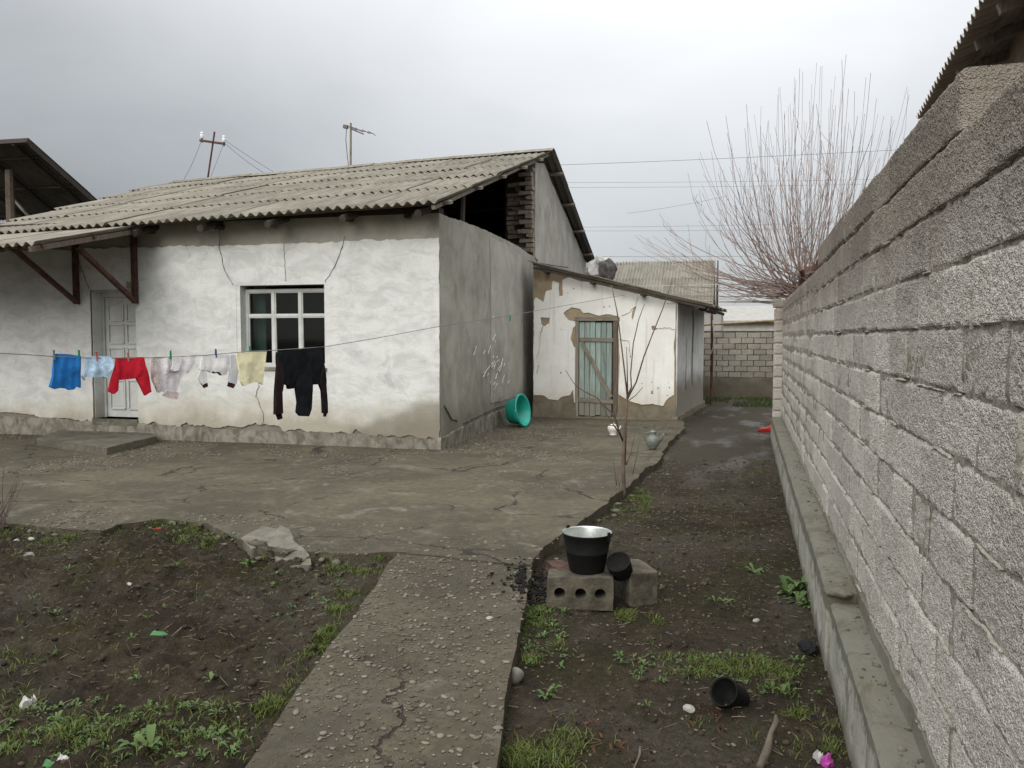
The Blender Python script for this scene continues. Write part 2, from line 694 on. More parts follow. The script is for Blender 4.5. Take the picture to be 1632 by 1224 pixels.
@material('shed_whitewash')
def _(s):
    p = s.pos()
    br = s.noise(p, 2.2, 6, .65, .5)
    c = s.mix(s.step(br, .35, .65), (.74, .735, .70), (.82, .815, .78))
    f = s.noise(p, 9, 6, .7, .6)
    c = s.mix(s.m('MULTIPLY', s.step(f, .63, .74), .5), c, (.50, .47, .41))
    x = s.xyz(p)
    zz = s.m('ADD', x[2], s.m('MULTIPLY', s.m('SUBTRACT', s.noise(p, 2.2, 6, .62), .5), .6))
    c = s.mix(s.m('MULTIPLY', s.step(zz, .75, .3), .45), c, (.50, .45, .36))
    v = s.noise(s.scl(p, (5, 5, .35)), 2.0, 4, .6)
    c = s.mix(s.m('MULTIPLY', s.step(v, .58, .72), .35), c, (.40, .38, .34))
    h = s.m('ADD', s.m('MULTIPLY', br, .8), s.m('MULTIPLY', s.noise(p, 22, 5, .7), .4))
    s.bsdf(c, .95, s.bump(h, .012), .1)


@material('shed_side_wash')
def _(s):
    p = s.pos()
    x = s.xyz(p)
    br = s.noise(s.scl(p, (2, 1.2, 1.0)), 1.8, 7, .68, .6)
    c = s.mix(s.step(br, .34, .64), (.62, .62, .60), (.76, .755, .73))
    zz = s.m('ADD', x[2], s.m('MULTIPLY', s.m('SUBTRACT', s.noise(p, 2.2, 6, .62), .5), .5))
    c = s.mix(s.m('MULTIPLY', s.step(zz, .95, .55), .85), c, (.20, .175, .13))
    c = s.mix(s.m('MULTIPLY', s.step(s.noise(s.scl(p, (3, 1.5, .7)), 2.4, 6, .7), .60, .70), .7), c, (.30, .24, .165))
    s.bsdf(c, .95, s.bump(s.noise(p, 12, 6, .7), .012), .1)


def render_mat(name, dark, light, sx=3.0, sz=.6, base=.55):
    @material(name)
    def _(s):
        p = s.pos()
        a = s.noise(s.scl(p, (sx, sx, sz)), 1.3, 7, .66, .6)
        b = s.noise(p, 1.27, 6, .62, .5)
        f = s.noise(p, 40, 4, .7)
        x = s.xyz(p)
        c = s.mix(s.step(a, .3, .7), dark, light)
        c = s.mix(s.m('MULTIPLY', s.step(b, .5, .68), .4), c, tuple(v * .6 for v in dark))
        c = s.mix(s.m('MULTIPLY', s.step(s.noise(p, 4, 7, .75, .8), .58, .74), .4), c, tuple(min(1, v * 1.45) for v in light))
        c = s.mix(s.m('MULTIPLY', s.step(s.noise(p, 7, 6, .7), .6, .75), .35), c, tuple(v * .45 for v in dark))
        zz = s.m('ADD', x[2], s.m('MULTIPLY', s.m('SUBTRACT', s.noise(p, 1.6, 6, .62), .5), .7))
        c = s.mix(s.m('MULTIPLY', s.step(zz, .8, .15), base), c, (.085, .072, .05))
        h = s.m('ADD', s.m('MULTIPLY', a, .6), s.m('MULTIPLY', f, .35))
        s.bsdf(c, .93, s.bump(h, .007), .15)


render_mat('cement_side', (.28, .268, .222), (.45, .435, .38), 1.3, 1.0)
render_mat('cement_band', (.29, .278, .235), (.40, .385, .335), 1.2, 1.2)
render_mat('cement_gable', (.37, .355, .31), (.52, .50, .45), 1.4, 1.1)
render_mat('plinth', (.13, .118, .09), (.34, .325, .275), 6, 4.0, .2)
render_mat('clay', (.27, .21, .14), (.39, .315, .22), 3, 3)
render_mat('clay_base', (.17, .148, .108), (.28, .25, .19), 3, 3, .3)
@material('footing_concrete')
def _(s):
    p = s.pos()
    x = s.xyz(p)
    a = s.noise(s.scl(p, (2.5, 1.2, 2.5)), 2.2, 7, .68, .6)
    c = s.mix(s.step(a, .3, .7), (.30, .292, .25), (.46, .45, .395))
    drip = s.noise(s.scl(p, (9, 7, .8)), 1.6, 5, .7, .2)
    e = s.m('SUBTRACT', x[2], s.m('MULTIPLY', drip, .20))
    c = s.mix(s.m('MULTIPLY', s.step(e, .092, .112), .8), c, (.125, .12, .092))     # wet run-off from the ledge
    c = s.mix(s.m('MULTIPLY', s.step(s.noise(p, 4, 7, .74, .7), .50, .62), .65), c, (.115, .10, .07))   # caked mud
    c = s.mix(s.m('MULTIPLY', s.step(s.m('ADD', x[2], s.m('MULTIPLY', drip, .12)), .10, -.04), .7), c, (.10, .085, .06))
    c = s.mix(s.m('MULTIPLY', s.step(s.noise(p, 1.6, 5, .65, .4), .52, .68), .35), c, (.13, .13, .075))   # moss film
    h = s.m('ADD', s.m('MULTIPLY', a, .8), s.m('MULTIPLY', s.noise(p, 45, 5, .7), .4))
    s.bsdf(c, .9, s.bump(h, .010), .2)


render_mat('far_plinth', (.13, .115, .085), (.22, .20, .155), 1.5, 1.5)


@material('pumice_block')
def _(s):
    o = s.obj()
    p = s.pos()
    r = s.rand()
    g1 = s.vor(o, 190)
    g2 = s.vor(o, 105)
    n = s.noise(o, 120, 3, .75)
    lg = s.noise(p, 2.1, 5, .65, .4)
    c = s.mix(s.step(n, .28, .72), (.48, .45, .40), (.71, .675, .615))
    c = s.mix(s.m('MULTIPLY', s.step(g1, .48, .8), .5), c, (.28, .257, .222))
    c = s.mix(s.m('MULTIPLY', s.step(lg, .48, .68), .3), c, (.36, .335, .29))
    c = s.mix(s.m('MULTIPLY', s.step(s.noise(p, 5, 5, .7), .62, .75), .2), c, (.30, .25, .215))
    x = s.xyz(p)
    # weather-darkened upper courses
    zz = s.m('ADD', x[2], s.m('MULTIPLY', s.m('SUBTRACT', s.noise(p, 1.5, 5, .62), .5), .6))
    c = s.mix(s.m('MULTIPLY', s.step(zz, 1.55, 2.15), .85), c, s.mix(1.0, c, (.44, .40, .36), 'MULTIPLY'))
    br = s.m('ADD', .86, s.m('MULTIPLY', r, .26))
    c = s.mix(1.0, c, s.n('CombineColor', Red=br, Green=br, Blue=br).outputs[0], 'MULTIPLY')
    h = s.m('SUBTRACT', s.m('MULTIPLY', n, .8), s.m('ADD', s.m('MULTIPLY', g1, 1.0), s.m('MULTIPLY', g2, .9)))
    s.bsdf(c, .96, s.bump(h, .0055, 1.0), .1)


@material('mortar')
def _(s):
    p = s.pos()
    n = s.noise(p, 30, 5, .7)
    b = s.noise(p, 3, 4, .6)
    c = s.mix(s.step(n, .3, .7), (.20, .175, .145), (.42, .385, .325))
    c = s.mix(s.m('MULTIPLY', s.step(b, .5, .65), .4), c, (.12, .10, .085))
    s.bsdf(c, .96, s.bump(n, .012), .1)


@material('mortar_pale')
def _(s):
    p = s.pos()
    n = s.noise(p, 40, 5, .7)
    c = s.mix(s.step(n, .3, .7), (.30, .275, .225), (.46, .43, .37))
    s.bsdf(c, .96, s.bump(n, .012), .1)


@material('far_block')
def _(s):
    o = s.obj()
    n = s.noise(o, 30, 5, .7)
    br = s.m('ADD', .85, s.m('MULTIPLY', s.rand(), .3))
    c = s.mix(s.step(n, .3, .7), (.22, .205, .17), (.34, .32, .27))
    c = s.mix(1.0, c, s.n('CombineColor', Red=br, Green=br, Blue=br).outputs[0], 'MULTIPLY')
    s.bsdf(c, .95, s.bump(n, .006), .1)


def slate_mat(name, dark, light):
    @material(name)
    def _(s):
        o = s.obj()
        p = s.pos()
        st = s.noise(s.scl(o, (9, .8, 3)), 2.0, 6, .68, .3)
        b = s.noise(p, 1.0, 5, .6)
        f = s.noise(o, 45, 4, .7)
        c = s.mix(s.step(st, .32, .68), dark, light)
        c = s.mix(s.m('MULTIPLY', s.step(b, .48, .68), .4), c, tuple(v * .7 for v in dark))
        c = s.mix(s.m('MULTIPLY', s.step(s.noise(o, 7, 6, .75), .6, .72), .45), c, (.17, .145, .085))
        br = s.m('ADD', .88, s.m('MULTIPLY', s.rand(), .24))
        c = s.mix(1.0, c, s.n('CombineColor', Red=br, Green=br, Blue=br).outputs[0], 'MULTIPLY')
        h = s.m('ADD', s.m('MULTIPLY', st, .6), s.m('MULTIPLY', f, .4))
        s.bsdf(c, .92, s.bump(h, .006), .2)


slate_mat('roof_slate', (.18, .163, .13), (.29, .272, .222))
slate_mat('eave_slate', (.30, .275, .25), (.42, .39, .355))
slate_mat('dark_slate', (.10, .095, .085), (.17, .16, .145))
slate_mat('far_slate', (.215, .203, .168), (.325, .31, .263))


def wood_mat(name, dark, light, rough=.85):
    @material(name)
    def _(s):
        o = s.obj()
        g = s.noise(s.scl(o, (18, 18, 1.2)), 2.5, 6, .7, .6)
        b = s.noise(o, 3, 5, .65)
        c = s.mix(s.step(g, .3, .7), dark, light)
        c = s.mix(s.m('MULTIPLY', s.step(b, .5, .7), .45), c, tuple(v * .5 for v in dark))
        br = s.m('ADD', .85, s.m('MULTIPLY', s.rand(), .3))
        c = s.mix(1.0, c, s.n('CombineColor', Red=br, Green=br, Blue=br).outputs[0], 'MULTIPLY')
        s.bsdf(c, rough, s.bump(g, .004), .2)


wood_mat('old_wood', (.085, .065, .05), (.17, .14, .11))
wood_mat('grey_wood', (.17, .15, .12), (.30, .27, .22))
wood_mat('dark_wood', (.035, .03, .026), (.075, .062, .05))


@material('teal_board')
def _(s):
    o = s.obj()
    p = s.pos()
    g = s.noise(s.scl(o, (22, 22, 1.0)), 2.5, 6, .7, .6)
    c = s.mix(s.step(g, .3, .7), (.20, .275, .25), (.36, .44, .405))
    wear = s.noise(s.scl(p, (9, 9, 1.3)), 1.6, 6, .7, .5)
    c = s.mix(s.m('MULTIPLY', s.step(wear, .52, .66), .8), c, (.21, .185, .15))
    x = s.xyz(p)
    zz = s.m('ADD', x[2], s.m('MULTIPLY', s.m('SUBTRACT', wear, .5), .8))
    c = s.mix(s.m('MULTIPLY', s.step(zz, .75, .15), .8), c, (.20, .175, .135))
    br = s.m('ADD', .82, s.m('MULTIPLY', s.rand(), .36))
    c = s.mix(1.0, c, s.n('CombineColor', Red=br, Green=br, Blue=br).outputs[0], 'MULTIPLY')
    s.bsdf(c, .85, s.bump(g, .004), .2)


@material('rusty_steel')
def _(s):
    o = s.obj()
    n = s.noise(o, 9, 6, .7)
    c = s.mix(s.step(n, .35, .65), (.055, .028, .022), (.125, .062, .045))
    s.bsdf(c, .85, s.bump(n, .003), .25)


@material('white_paint')
def _(s):
    p = s.pos()
    n = s.noise(p, 3, 6, .65, .4)
    f = s.noise(s.scl(p, (6, 6, 1)), 5, 6, .7)
    c = s.mix(s.step(n, .35, .7), (.50, .51, .49), (.64, .65, .63))
    c = s.mix(s.m('MULTIPLY', s.step(f, .64, .74), .7), c, (.36, .34, .30))
    s.bsdf(c, .55, s.bump(f, .002), .35)


@material('pane_glass')
def _(s):
    g = s.n('BsdfGlossy', Color=(.9, .95, .93), Roughness=.04)
    t = s.n('BsdfTransparent', Color=(.55, .62, .60))
    fr = s.n('LayerWeight', Blend=.12).outputs['Fresnel']
    m = s.n('MixShader')
    s.put(m.inputs[0], s.m('ADD', fr, .03, True))
    s.put(m.inputs[1], t.outputs[0])
    s.put(m.inputs[2], g.outputs[0])
    o = s.n('OutputMaterial')
    s.put(o.inputs[0], m.outputs[0])


def cloth(name, color, var=.16, scale=7, sheen=.2, band=None):
    @material(name)
    def _(s):
        o = s.obj()
        n = s.noise(o, scale, 5, .6, .5)
        w = s.noise(o, 160, 2, .5)
        c = s.mix(s.step(n, .3, .7), tuple(v * (1 - var) for v in color), tuple(min(1, v * (1 + var)) for v in color))
        b = s.bsdf(c, .95, s.bump(s.m('ADD', n, s.m('MULTIPLY', w, .25)), .008), .1)


cloth('blue_cloth', (.022, .16, .46))
cloth('sky_cloth', (.48, .64, .80), .2, 18)
cloth('red_cloth', (.52, .018, .035))
cloth('lace_cloth', (.78, .745, .755), .08, 14)
cloth('lace_trim', (.58, .49, .465), .3, 60)
cloth('offwhite_cloth', (.79, .775, .755), .08)
cloth('pale_sleeve', (.62, .625, .64), .08)
cloth('maroon_cloth', (.05, .022, .026))
cloth('cream_cloth', (.82, .765, .51), .08, 10)
cloth('black_cloth', (.010, .011, .013), .3)
cloth('brown_black_cloth', (.020, .013, .013), .3)

simple('galvanised', (.55, .58, .56), .38, .25, 6, .002, .5, .75)
simple('soot', (.006, .006, .006), .8, .4, 14, .004, .25)
simple('charcoal', (.010, .0095, .009), .9, .5, 20, .006, .2)
simple('sooty_brick', (.075, .045, .034), .9, .5, 14, .006)
simple('mud_brick', (.30, .255, .20), .95, .25, 14, .008)
simple('turquoise_plastic', (.012, .36, .285), .38, .06, 3, .0006, .45)
simple('jug_glaze', (.15, .165, .145), .5, .3, 9, .003, .4)
simple('white_enamel', (.62, .59, .56), .4, .12, 9, .001, .45)
simple('red_plastic', (.32, .016, .012), .42, .15, 6, .001, .4)
simple('porcelain', (.82, .84, .85), .25, .04, 5, .0003, .5)
simple('antenna_metal', (.13, .12, .12), .6, .2, 9, .001, .4, .5)
simple('wire_dark', (.05, .048, .045), .6, .2, 9, .0005)
simple('wire_grey', (.20, .20, .195), .6, .2, 9, .0005)
simple('bark', (.145, .085, .07), .9, .3, 14, .004)
simple('shoot_bark', (.26, .195, .17), .85, .3, 3, .001)
simple('sapling_bark', (.125, .09, .07), .85, .3, 8, .002)
simple('bush_bark', (.12, .09, .075), .9, .3, 8, .002)
simple('stone', (.18, .17, .145), .9, .25, 16, .004)
simple('white_stone', (.33, .315, .28), .9, .15, 16, .003)
simple('broken_concrete', (.145, .135, .11), .93, .25, 10, .008)
simple('green_plastic', (.03, .14, .035), .4, .15, 8, .001, .4)
simple('paper', (.45, .44, .42), .85, .12, 8, .002)
simple('magenta_wrap', (.40, .06, .32), .45, .3, 30, .001, .4)
simple('dry_stick', (.125, .107, .083), .9, .3, 16, .004)
simple('dead_leaf', (.095, .042, .024), .85, .3, 12, .002)
simple('yellow_pipe', (.27, .205, .12), .6, .25, 9, .001, .35)
simple('tarp', (.42, .42, .41), .55, .2, 6, .006, .35)
simple('tarp_dark', (.085, .08, .08), .7, .3, 8, .004)
simple('cream_wall', (.58, .555, .50), .9, .1, 3, .004)
simple('pale_roof', (.34, .33, .31), .6, .12, 3, .003)
simple('brown_wall', (.34, .265, .20), .95, .2, 3, .006)
simple('room_dark', (.035, .04, .038), .9, .3, 2, .002)
simple('curtain', (.20, .27, .25), .9, .15, 4, .004)
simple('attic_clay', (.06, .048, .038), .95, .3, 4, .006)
simple('far_mortar', (.075, .066, .055), .95, .3, 8, .004)
simple('hearth_block', (.085, .075, .056), .95, .45, 9, .010)
simple('crack_dark', (.15, .14, .12), .95, .3, 20, .002)


def peg_mat(name, c):
    simple(name, c, .45, .1, 10, .0005, .4)


peg_mat('peg_green', (.02, .24, .09))
peg_mat('peg_blue', (.02, .055, .20))
peg_mat('peg_grey', (.16, .20, .24))
peg_mat('peg_red', (.48, .10, .09))
peg_mat('peg_pink', (.40, .18, .17))


def tinted(name, a, b, rough=.75, trans=0.0):
    @material(name)
    def _(s):
        t = s.attr()
        c = s.mix(t, a, b)
        s.bsdf(c, rough, None, .25, 0.0)


tinted('grass', (.045, .068, .016), (.13, .155, .038))
tinted('weed', (.04, .075, .022), (.105, .155, .05))
tinted('straw', (.06, .04, .024), (.20, .165, .115))
tinted('pebble', (.070, .060, .045), (.20, .18, .145), .85)
tinted('rubble', (.060, .052, .040), (.15, .138, .112), .9)
tinted('clod', (.024, .019, .0125), (.072, .056, .037), .95)


def quick(n, c):
    return MT[n]


# ------------------------------------------------------------------ the ground
P2 = lambda L, z=0.0: np.array([gp(a, b, z)[:2] for a, b in L])
patio_front = P2([(-330, 838), (-60, 834), (0, 832), (60, 838), (100, 842), (165, 846), (185, 836), (215, 832), (260, 826), (330, 835), (360, 850), (395, 868),
                  (425, 878), (455, 884), (470, 880), (520, 882), (575, 884), (632, 880)])
path_join = P2([(632, 880), (700, 886), (770, 894), (845, 902)])
patio_right = P2([(845, 902), (870, 872), (900, 850), (935, 826), (972, 797), (1000, 775), (1030, 746), (1048, 738), (1060, 712), (1078, 694), (1092, 682)])
patio_poly = np.concatenate([patio_front, path_join[1:], patio_right[1:], np.array([(-.72, 16.2), (-.30, 19.6), (-.6, 19.9), (-3.4, 19.9), (-4.2, 11.3), (-13.5, 11.3)])])
path_poly = np.concatenate([P2([(636, 874), (600, 930), (562, 985), (520, 1035), (478, 1092), (430, 1160), (385, 1224)]), np.array([(-1.62, 1.2), (-.62, 1.2)]),
                            P2([(790, 1224), (800, 1150), (812, 1080), (820, 1040), (838, 960)]), (path_join + np.array([.0, .06]))[::-1][:-1]])
slabs = [patio_poly, path_poly]


def ground_z(x, y):
    base = np.full(x.shape, -.095)
    left = 1 / (1 + np.exp((x + 1.6) * 4))                 # the dug bed on the left
    near = np.clip((9 - y) / 2.5, 0, 1)
    z = base + left * near * (.03 + .10 * fbm(x * 1.5, y * 1.5, 3, 3) + .17 * np.abs(fbm(x * 4.6, y * 6.5, 5, 4)) - .02 + .085 * np.abs(fbm(x * 11, y * 14, 8, 3)) + .05 * fbm(x * 24, y * 26, 9, 2))
    z += (1 - left) * near * (.045 * fbm(x * 1.8, y * 1.8, 21, 3) + .05 * np.abs(fbm(x * 8, y * 10, 23, 4)) + .02 * fbm(x * 22, y * 22, 24, 2))
    z += (1 - near) * (.05 * np.abs(fbm(x * 4.5, y * 5.5, 37, 4)) + .03 * fbm(x * 1.3, y * 1.1, 31, 4) + .022 * fbm(x * 7, y * 7, 33, 3) * np.clip((14 - y) / 4, .15, 1))
    z += near * .016 * fbm(x * 36, y * 36, 51, 2)
    mound = np.clip((y - 20.2) / .8, 0, 1) * np.clip((22.6 - y) / .6, 0, 1)
    z += mound * (.10 + .12 * fbm(x * 2.4, y * 2.4, 41, 3))
    far = np.clip((y - 26) / 10, 0, 1)
    z = z * (1 - far) - .1 * far
    return z


def axis(lo, hi, dense0, dense1, d, growth=1.16):
    a = list(np.arange(dense0, dense1, d))
    s, p = d, dense0
    L = []
    while p > lo:
        s *= growth
        p -= s
        L.append(p)
    s, p = d, a[-1]
    Hh = []
    while p < hi:
        s *= growth
        p += s
        Hh.append(p)
    return np.array(L[::-1] + a + Hh)


gx = axis(-700, 700, -6.6, 1.3, .024, 1.22)
gy = np.concatenate([axis(-300, 2.0, 2.0, 8.6, .024, 1.22)[:0], axis(-300, 8.6, 2.0, 8.6, .024, 1.25)])
gy = gy[gy < 8.6]
gy = np.concatenate([gy, np.arange(8.6, 13, .05), np.arange(13, 24, .10), 24 + np.cumsum(.1 * 1.2 ** np.arange(42))])
GX, GY = np.meshgrid(gx, gy)
GZ = ground_z(GX.ravel(), GY.ravel())
PG = np.c_[GX.ravel(), GY.ravel()]
for sl in slabs:
    bb0, bb1 = sl.min(0) - .1, sl.max(0) + .1
    w = (PG > bb0).all(1) & (PG < bb1).all(1)
    idx = np.where(w)[0]
    ins = pip(PG[idx], sl)
    GZ[idx[ins]] = np.minimum(GZ[idx[ins]], -.075)
nx_, ny_ = len(gx), len(gy)
ii = (np.arange(ny_ - 1)[:, None] * nx_ + np.arange(nx_ - 1)[None]).ravel()
ground = link('ground', mesh_np('ground', np.c_[PG, GZ], np.c_[ii, ii + 1, ii + 1 + nx_, ii + nx_], True), MT['dirt'], kind='structure')


def gz(x, y):
    return float(ground_z(np.array([float(x)]), np.array([float(y)]))[0])


# patio: four pours of concrete with rough joints, each its own slab
flat_tf = lambda z: (lambda u, v, w: (u, v, w + z))


def noise_jag(P, amp=None, f=4.0):
    P = resample(P, .05, True)
    P = P.copy()
    if amp is None:                                    # the yard edge is ragged, the path further on is cast straighter
        amp = .010 + .024 * np.clip((P[:, 1] - 4.6) / .6, 0, 1)
    P[:, 0] += 2 * amp * fbm(P[:, 0] * f, P[:, 1] * f, 61, 3)
    P[:, 1] += 2 * amp * fbm(P[:, 0] * f + 40, P[:, 1] * f, 63, 3)
    return P


patio = thing('patio', None, None)
patio['kind'] = 'structure'


def clip_poly(poly, a, b):
    """half-plane clip: keep the side left of a->b"""
    out = []
    n = len(poly)
    sd = lambda p: (b[0] - a[0]) * (p[1] - a[1]) - (b[1] - a[1]) * (p[0] - a[0])
    for i in range(n):
        p, q = poly[i], poly[(i + 1) % n]
        sp, sq = sd(p), sd(q)
        if sp >= 0:
            out.append(p)
        if (sp >= 0) != (sq >= 0):
            t = sp / (sp - sq)
            out.append(p + (q - p) * t)
    return np.array(out)


A1, B1 = gp(395, 868)[:2], gp(556, 770)[:2]         # joint running up to the house
C1, D1 = gp(560, 872)[:2], gp(905, 790)[:2]
E1, F1 = gp(300, 722)[:2], gp(1010, 742)[:2]
left_part = clip_poly(patio_poly, A1, B1)
right_part = clip_poly(patio_poly, B1, A1)
rp_rest = right_part
rp_mid = clip_poly(rp_rest, F1, E1)
rp_back = clip_poly(rp_rest, E1, F1)
for k, (pl, z) in enumerate(((left_part, 0.0), (rp_mid, .007), (rp_back, 0.0))):
    P = noise_jag(pl)
    plate('slab', MT['patio_concrete'], patio, P, (), .11, .13, flat_tf(z), lambda u, v: .022 * fbm(u * .9, v * .9, 71, 3) + .006 * fbm(u * 7, v * 7, 73, 3), smooth=True)
pth = plate('path', MT['patio_concrete'], None, noise_jag(path_poly), (), .06, .14, flat_tf(-.004),
            lambda u, v: .022 * fbm(u * .9, v * .9, 71, 3) + .006 * fbm(u * 7, v * 7, 73, 3), smooth=True, kind='structure')
# ------------------------------------------------------------------ main house
XC, YF = -3.87, 10.95
XL = -13.0
house = thing('house', 'whitewashed single-storey house with a long corrugated roof and open gable attic', 'house', (-8.4, 10.95, 0))
front = lambda y0: (lambda u, v, w: (u, y0 - w, v))
rect = lambda x0, x1, z0, z1: np.array([(x0, z0), (x1, z0), (x1, z1), (x0, z1)])
DO = (-9.72, -8.88, .30, 2.34)       # door opening x0 x1 z0 z1
WO = (-7.10, -5.64, 1.15, 2.37)      # window opening
plate('wall', MT['cement_band'], house, resample(rect(XL, XC, -.1, 3.34), .25), [rect(*DO), rect(*WO)], .25, .38, front(YF),
      lambda u, v: .012 * fbm(u * 1.3, v * 1.3, 91, 3))
# whitewashed plaster skin over it
base_line = [(XL, .36), (-11.2, .34), (-10.6, .30), (-9.72, .27), (-9.72, .30)]
skin = np.array([(XL, .34), (-11.3, .36), (-10.7, .31), (-10.1, .28), (-9.72, .26), (-9.72, 2.34), (-8.88, 2.34), (-8.88, .27), (-8.3, .22), (-7.7, .25), (-7.1, .21), (-6.75, .30),
                 (-6.3, .22), (-5.8, .19), (-5.2, .21), (-4.8, .17), (-4.3, .16), (-3.90, .15), (-3.864, .3), (-3.864, 2.99), (-6.5, 2.975), (-9, 2.99), (XL, 2.985)])


def keep_skin(q):
    if abs(q[0] + 3.864) < .02 or (q[1] > .33 and q[1] < 2.5):
        return .12
    return 1.0 if q[1] < .5 else .45


plate('plaster', MT['whitewash'], house, jag(skin, .035, .075, 5, 7, keep_skin), [resample(rect(*WO), .1)], .12, .012, front(YF - .026),
      lambda u, v: .012 * fbm(u * 1.3, v * 1.3, 91, 3) + .003 * fbm(u * 7, v * 7, 92, 3))
# rough base course standing proud of the wall
pl_out = jag(np.array([(XL, -.1), (-3.84, -.1), (-3.84, .15), (-4.4, .14), (-5.2, .19), (-6.2, .20), (-7., .19), (-8., .21), (-8.88, .25), (-9.72, .25), (-10.6, .29), (XL, .32)]), .05, .03, 8, 6)
plate('plinth', MT['plinth'], house, pl_out, (), .07, .05, front(YF - .055), lambda u, v: .03 * fbm(u * 3, v * 4, 95, 4) + .02 * fbm(u * 12, v * 12, 96, 3))
# side wall (towards the yard)
side = lambda x0: (lambda u, v, w: (x0 + w, u, v))
sw = np.array([(YF + .012, -.1), (17.2, -.1), (17.2, 3.30), (16.4, 3.30), (15.6, 3.36), (14.6, 3.38), (13.2, 3.39), (12, 3.37), (YF + .012, 3.32)])
plate('wall', MT['cement_side'], house, jag(sw, .06, .014, 6, 5), (), .14, .3, side(XC + .004),
      lambda u, v: .02 * fbm(u * .8, v * .8, 97, 3) + .004 * fbm(u * 6, v * 6, 98, 3), label='bare grey cement side wall')
sp = jag(np.array([(YF - .07, -.1), (16.0, -.1), (16.0, .24), (14.4, .28), (13.2, .26), (12.2, .22), (11.4, .19), (YF - .07, .16)]), .05, .035, 12, 6)
plate('plinth', MT['plinth'], house, sp, (), .08, .05, side(XC + .036), lambda u, v: .025 * fbm(u * 3, v * 4, 99, 4) + .015 * fbm(u * 12, v * 12, 96, 3))
plate('render_patch', MT['cement_gable'], house, jag(np.array([(13.55, .45), (15.9, .42), (15.9, 3.2), (14.4, 3.3), (13.5, 3.3), (13.6, 2.0)]), .08, .03, 18, 4), (), .14, .012, side(XC + .014),
      lambda u, v: .02 * fbm(u * .8, v * .8, 97, 3) + .004 * fbm(u * 6, v * 6, 98, 3))
# roof geometry: eave and ridge both sag a little to the left
E_R, E_L = Vector((-3.66, 10.42, 3.40)), Vector((-10.9, 10.42, 3.205))
R_R = Vector((-3.66, 17.8, 5.66))
ex = (E_L - E_R).normalized()
ey = (R_R - E_R)
RL = ey.length
ey.normalize()
ez = ey.cross(ex).normalized()
if ez.z < 0:
    ez = -ez


def roof_pt(a, b, c=0.0):
    return E_R + ex * a + ey * b + ez * c


def roof_z(y):
    return E_R.z + (y - E_R.y) * (ey.z / ey.y)


# gable wall over the side wall
gz_top = [(17.2, 3.0), (24.2, 3.0), (24.2, roof_z(17.8) * 0 + 3.75), (17.85, 5.45), (16.0, roof_z(16.0) - .12), (16.0, 3.27)]
gw = np.array([(16.98, 3.26), (17.2, 3.26), (17.2, -.1), (24.1, -.1), (24.1, 3.62), (17.85, 5.42), (16.98, roof_z(16.98) - .14)])
plate('gable_wall', MT['cement_gable'], house, jag(gw, .08, .03, 15, 4), (), .25, .28, side(XC + .02), lambda u, v: .02 * fbm(u, v, 101, 3))
# mud bricks of the broken gable end
br_me = [MB().box((-.145, -.10, 0), (.145, .10, .082), wob=.012).mesh('brick') for _ in range(6)]
zc, row = 3.385, 0
while zc < 5.12:
    xs = [XC - .145, XC - .43] if row % 2 == 0 else [XC - .07, XC - .285, XC - .50]
    for q, xx in enumerate(xs):
        if q >= 1 and zc > 4.85:
            continue
        o = link('brick', random.choice(br_me), MT['mud_brick'], house)
        wdt = .95 if row % 2 == 0 else (.5 if q != 1 else .9)
        o.matrix_basis = Matrix.Translation(Vector((xx + random.uniform(-.015, .015), 16.84 + (q and .16) + random.uniform(-.035, .035), zc)) - house.location) @ \
            Matrix.Rotation(random.uniform(-.09, .09), 4, 'Z') @ Matrix.Rotation(random.uniform(-.03, .03), 4, 'Y') @ Matrix.Diagonal((wdt, 1, random.uniform(.9, 1.08), 1))
    zc += .098
    row += 1
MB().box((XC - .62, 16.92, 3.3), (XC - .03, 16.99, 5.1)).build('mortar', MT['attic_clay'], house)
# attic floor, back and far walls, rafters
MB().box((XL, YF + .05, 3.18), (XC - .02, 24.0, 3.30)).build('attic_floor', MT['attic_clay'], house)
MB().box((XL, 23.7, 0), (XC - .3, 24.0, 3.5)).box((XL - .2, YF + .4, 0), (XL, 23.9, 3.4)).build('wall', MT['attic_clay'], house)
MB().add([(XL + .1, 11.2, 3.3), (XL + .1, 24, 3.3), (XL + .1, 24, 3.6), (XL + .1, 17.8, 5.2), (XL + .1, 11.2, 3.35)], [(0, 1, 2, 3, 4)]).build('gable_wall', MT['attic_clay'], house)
MB().tube([(-4.15, 12.85, 3.3), (-4.12, 12.85, roof_z(12.85) - .1)], [.05, .045], 7).build('attic_post', MT['old_wood'], house)
for k in range(9):
    a = .34 + k * 1.12
    MB().tube([roof_pt(a, -.02 + random.uniform(-.05, .05), -.135), roof_pt(a + random.uniform(-.05, .05), RL, -.12)], [.055, .05], 7).build('rafter', MT['dark_wood'], house)
for b in (.35, 1.9, 3.4, 4.9, 6.4):
    MB().bar(roof_pt(-.03 - random.uniform(0, .05), b, -.055), roof_pt(9.4, b, -.055), .09, .045, ez).build('purlin', MT['grey_wood'], house)
MB().bar(roof_pt(.10, -.03, -.065), roof_pt(.10, RL, -.065), .05, .05, ez).build('barge_board', MT['grey_wood'], house)
# wall plate beam ends under the eave
for k in range(9):
    x = -4.25 - k * 1.05 + random.uniform(-.1, .1)
    zz = 3.33 + (x - XC) * .022
    MB().tube([(x, 10.78 + random.uniform(-.04, .06), zz - .02), (x + .03, 11.4, zz + .06)], [.038, .05], 7).build('beam_end', MT['dark_wood'], house)
MB().box((XL, YF - .005, 3.34), (XC, YF + .2, 3.42)).build('wall_plate', MT['dark_wood'], house)

PITCHW = .15


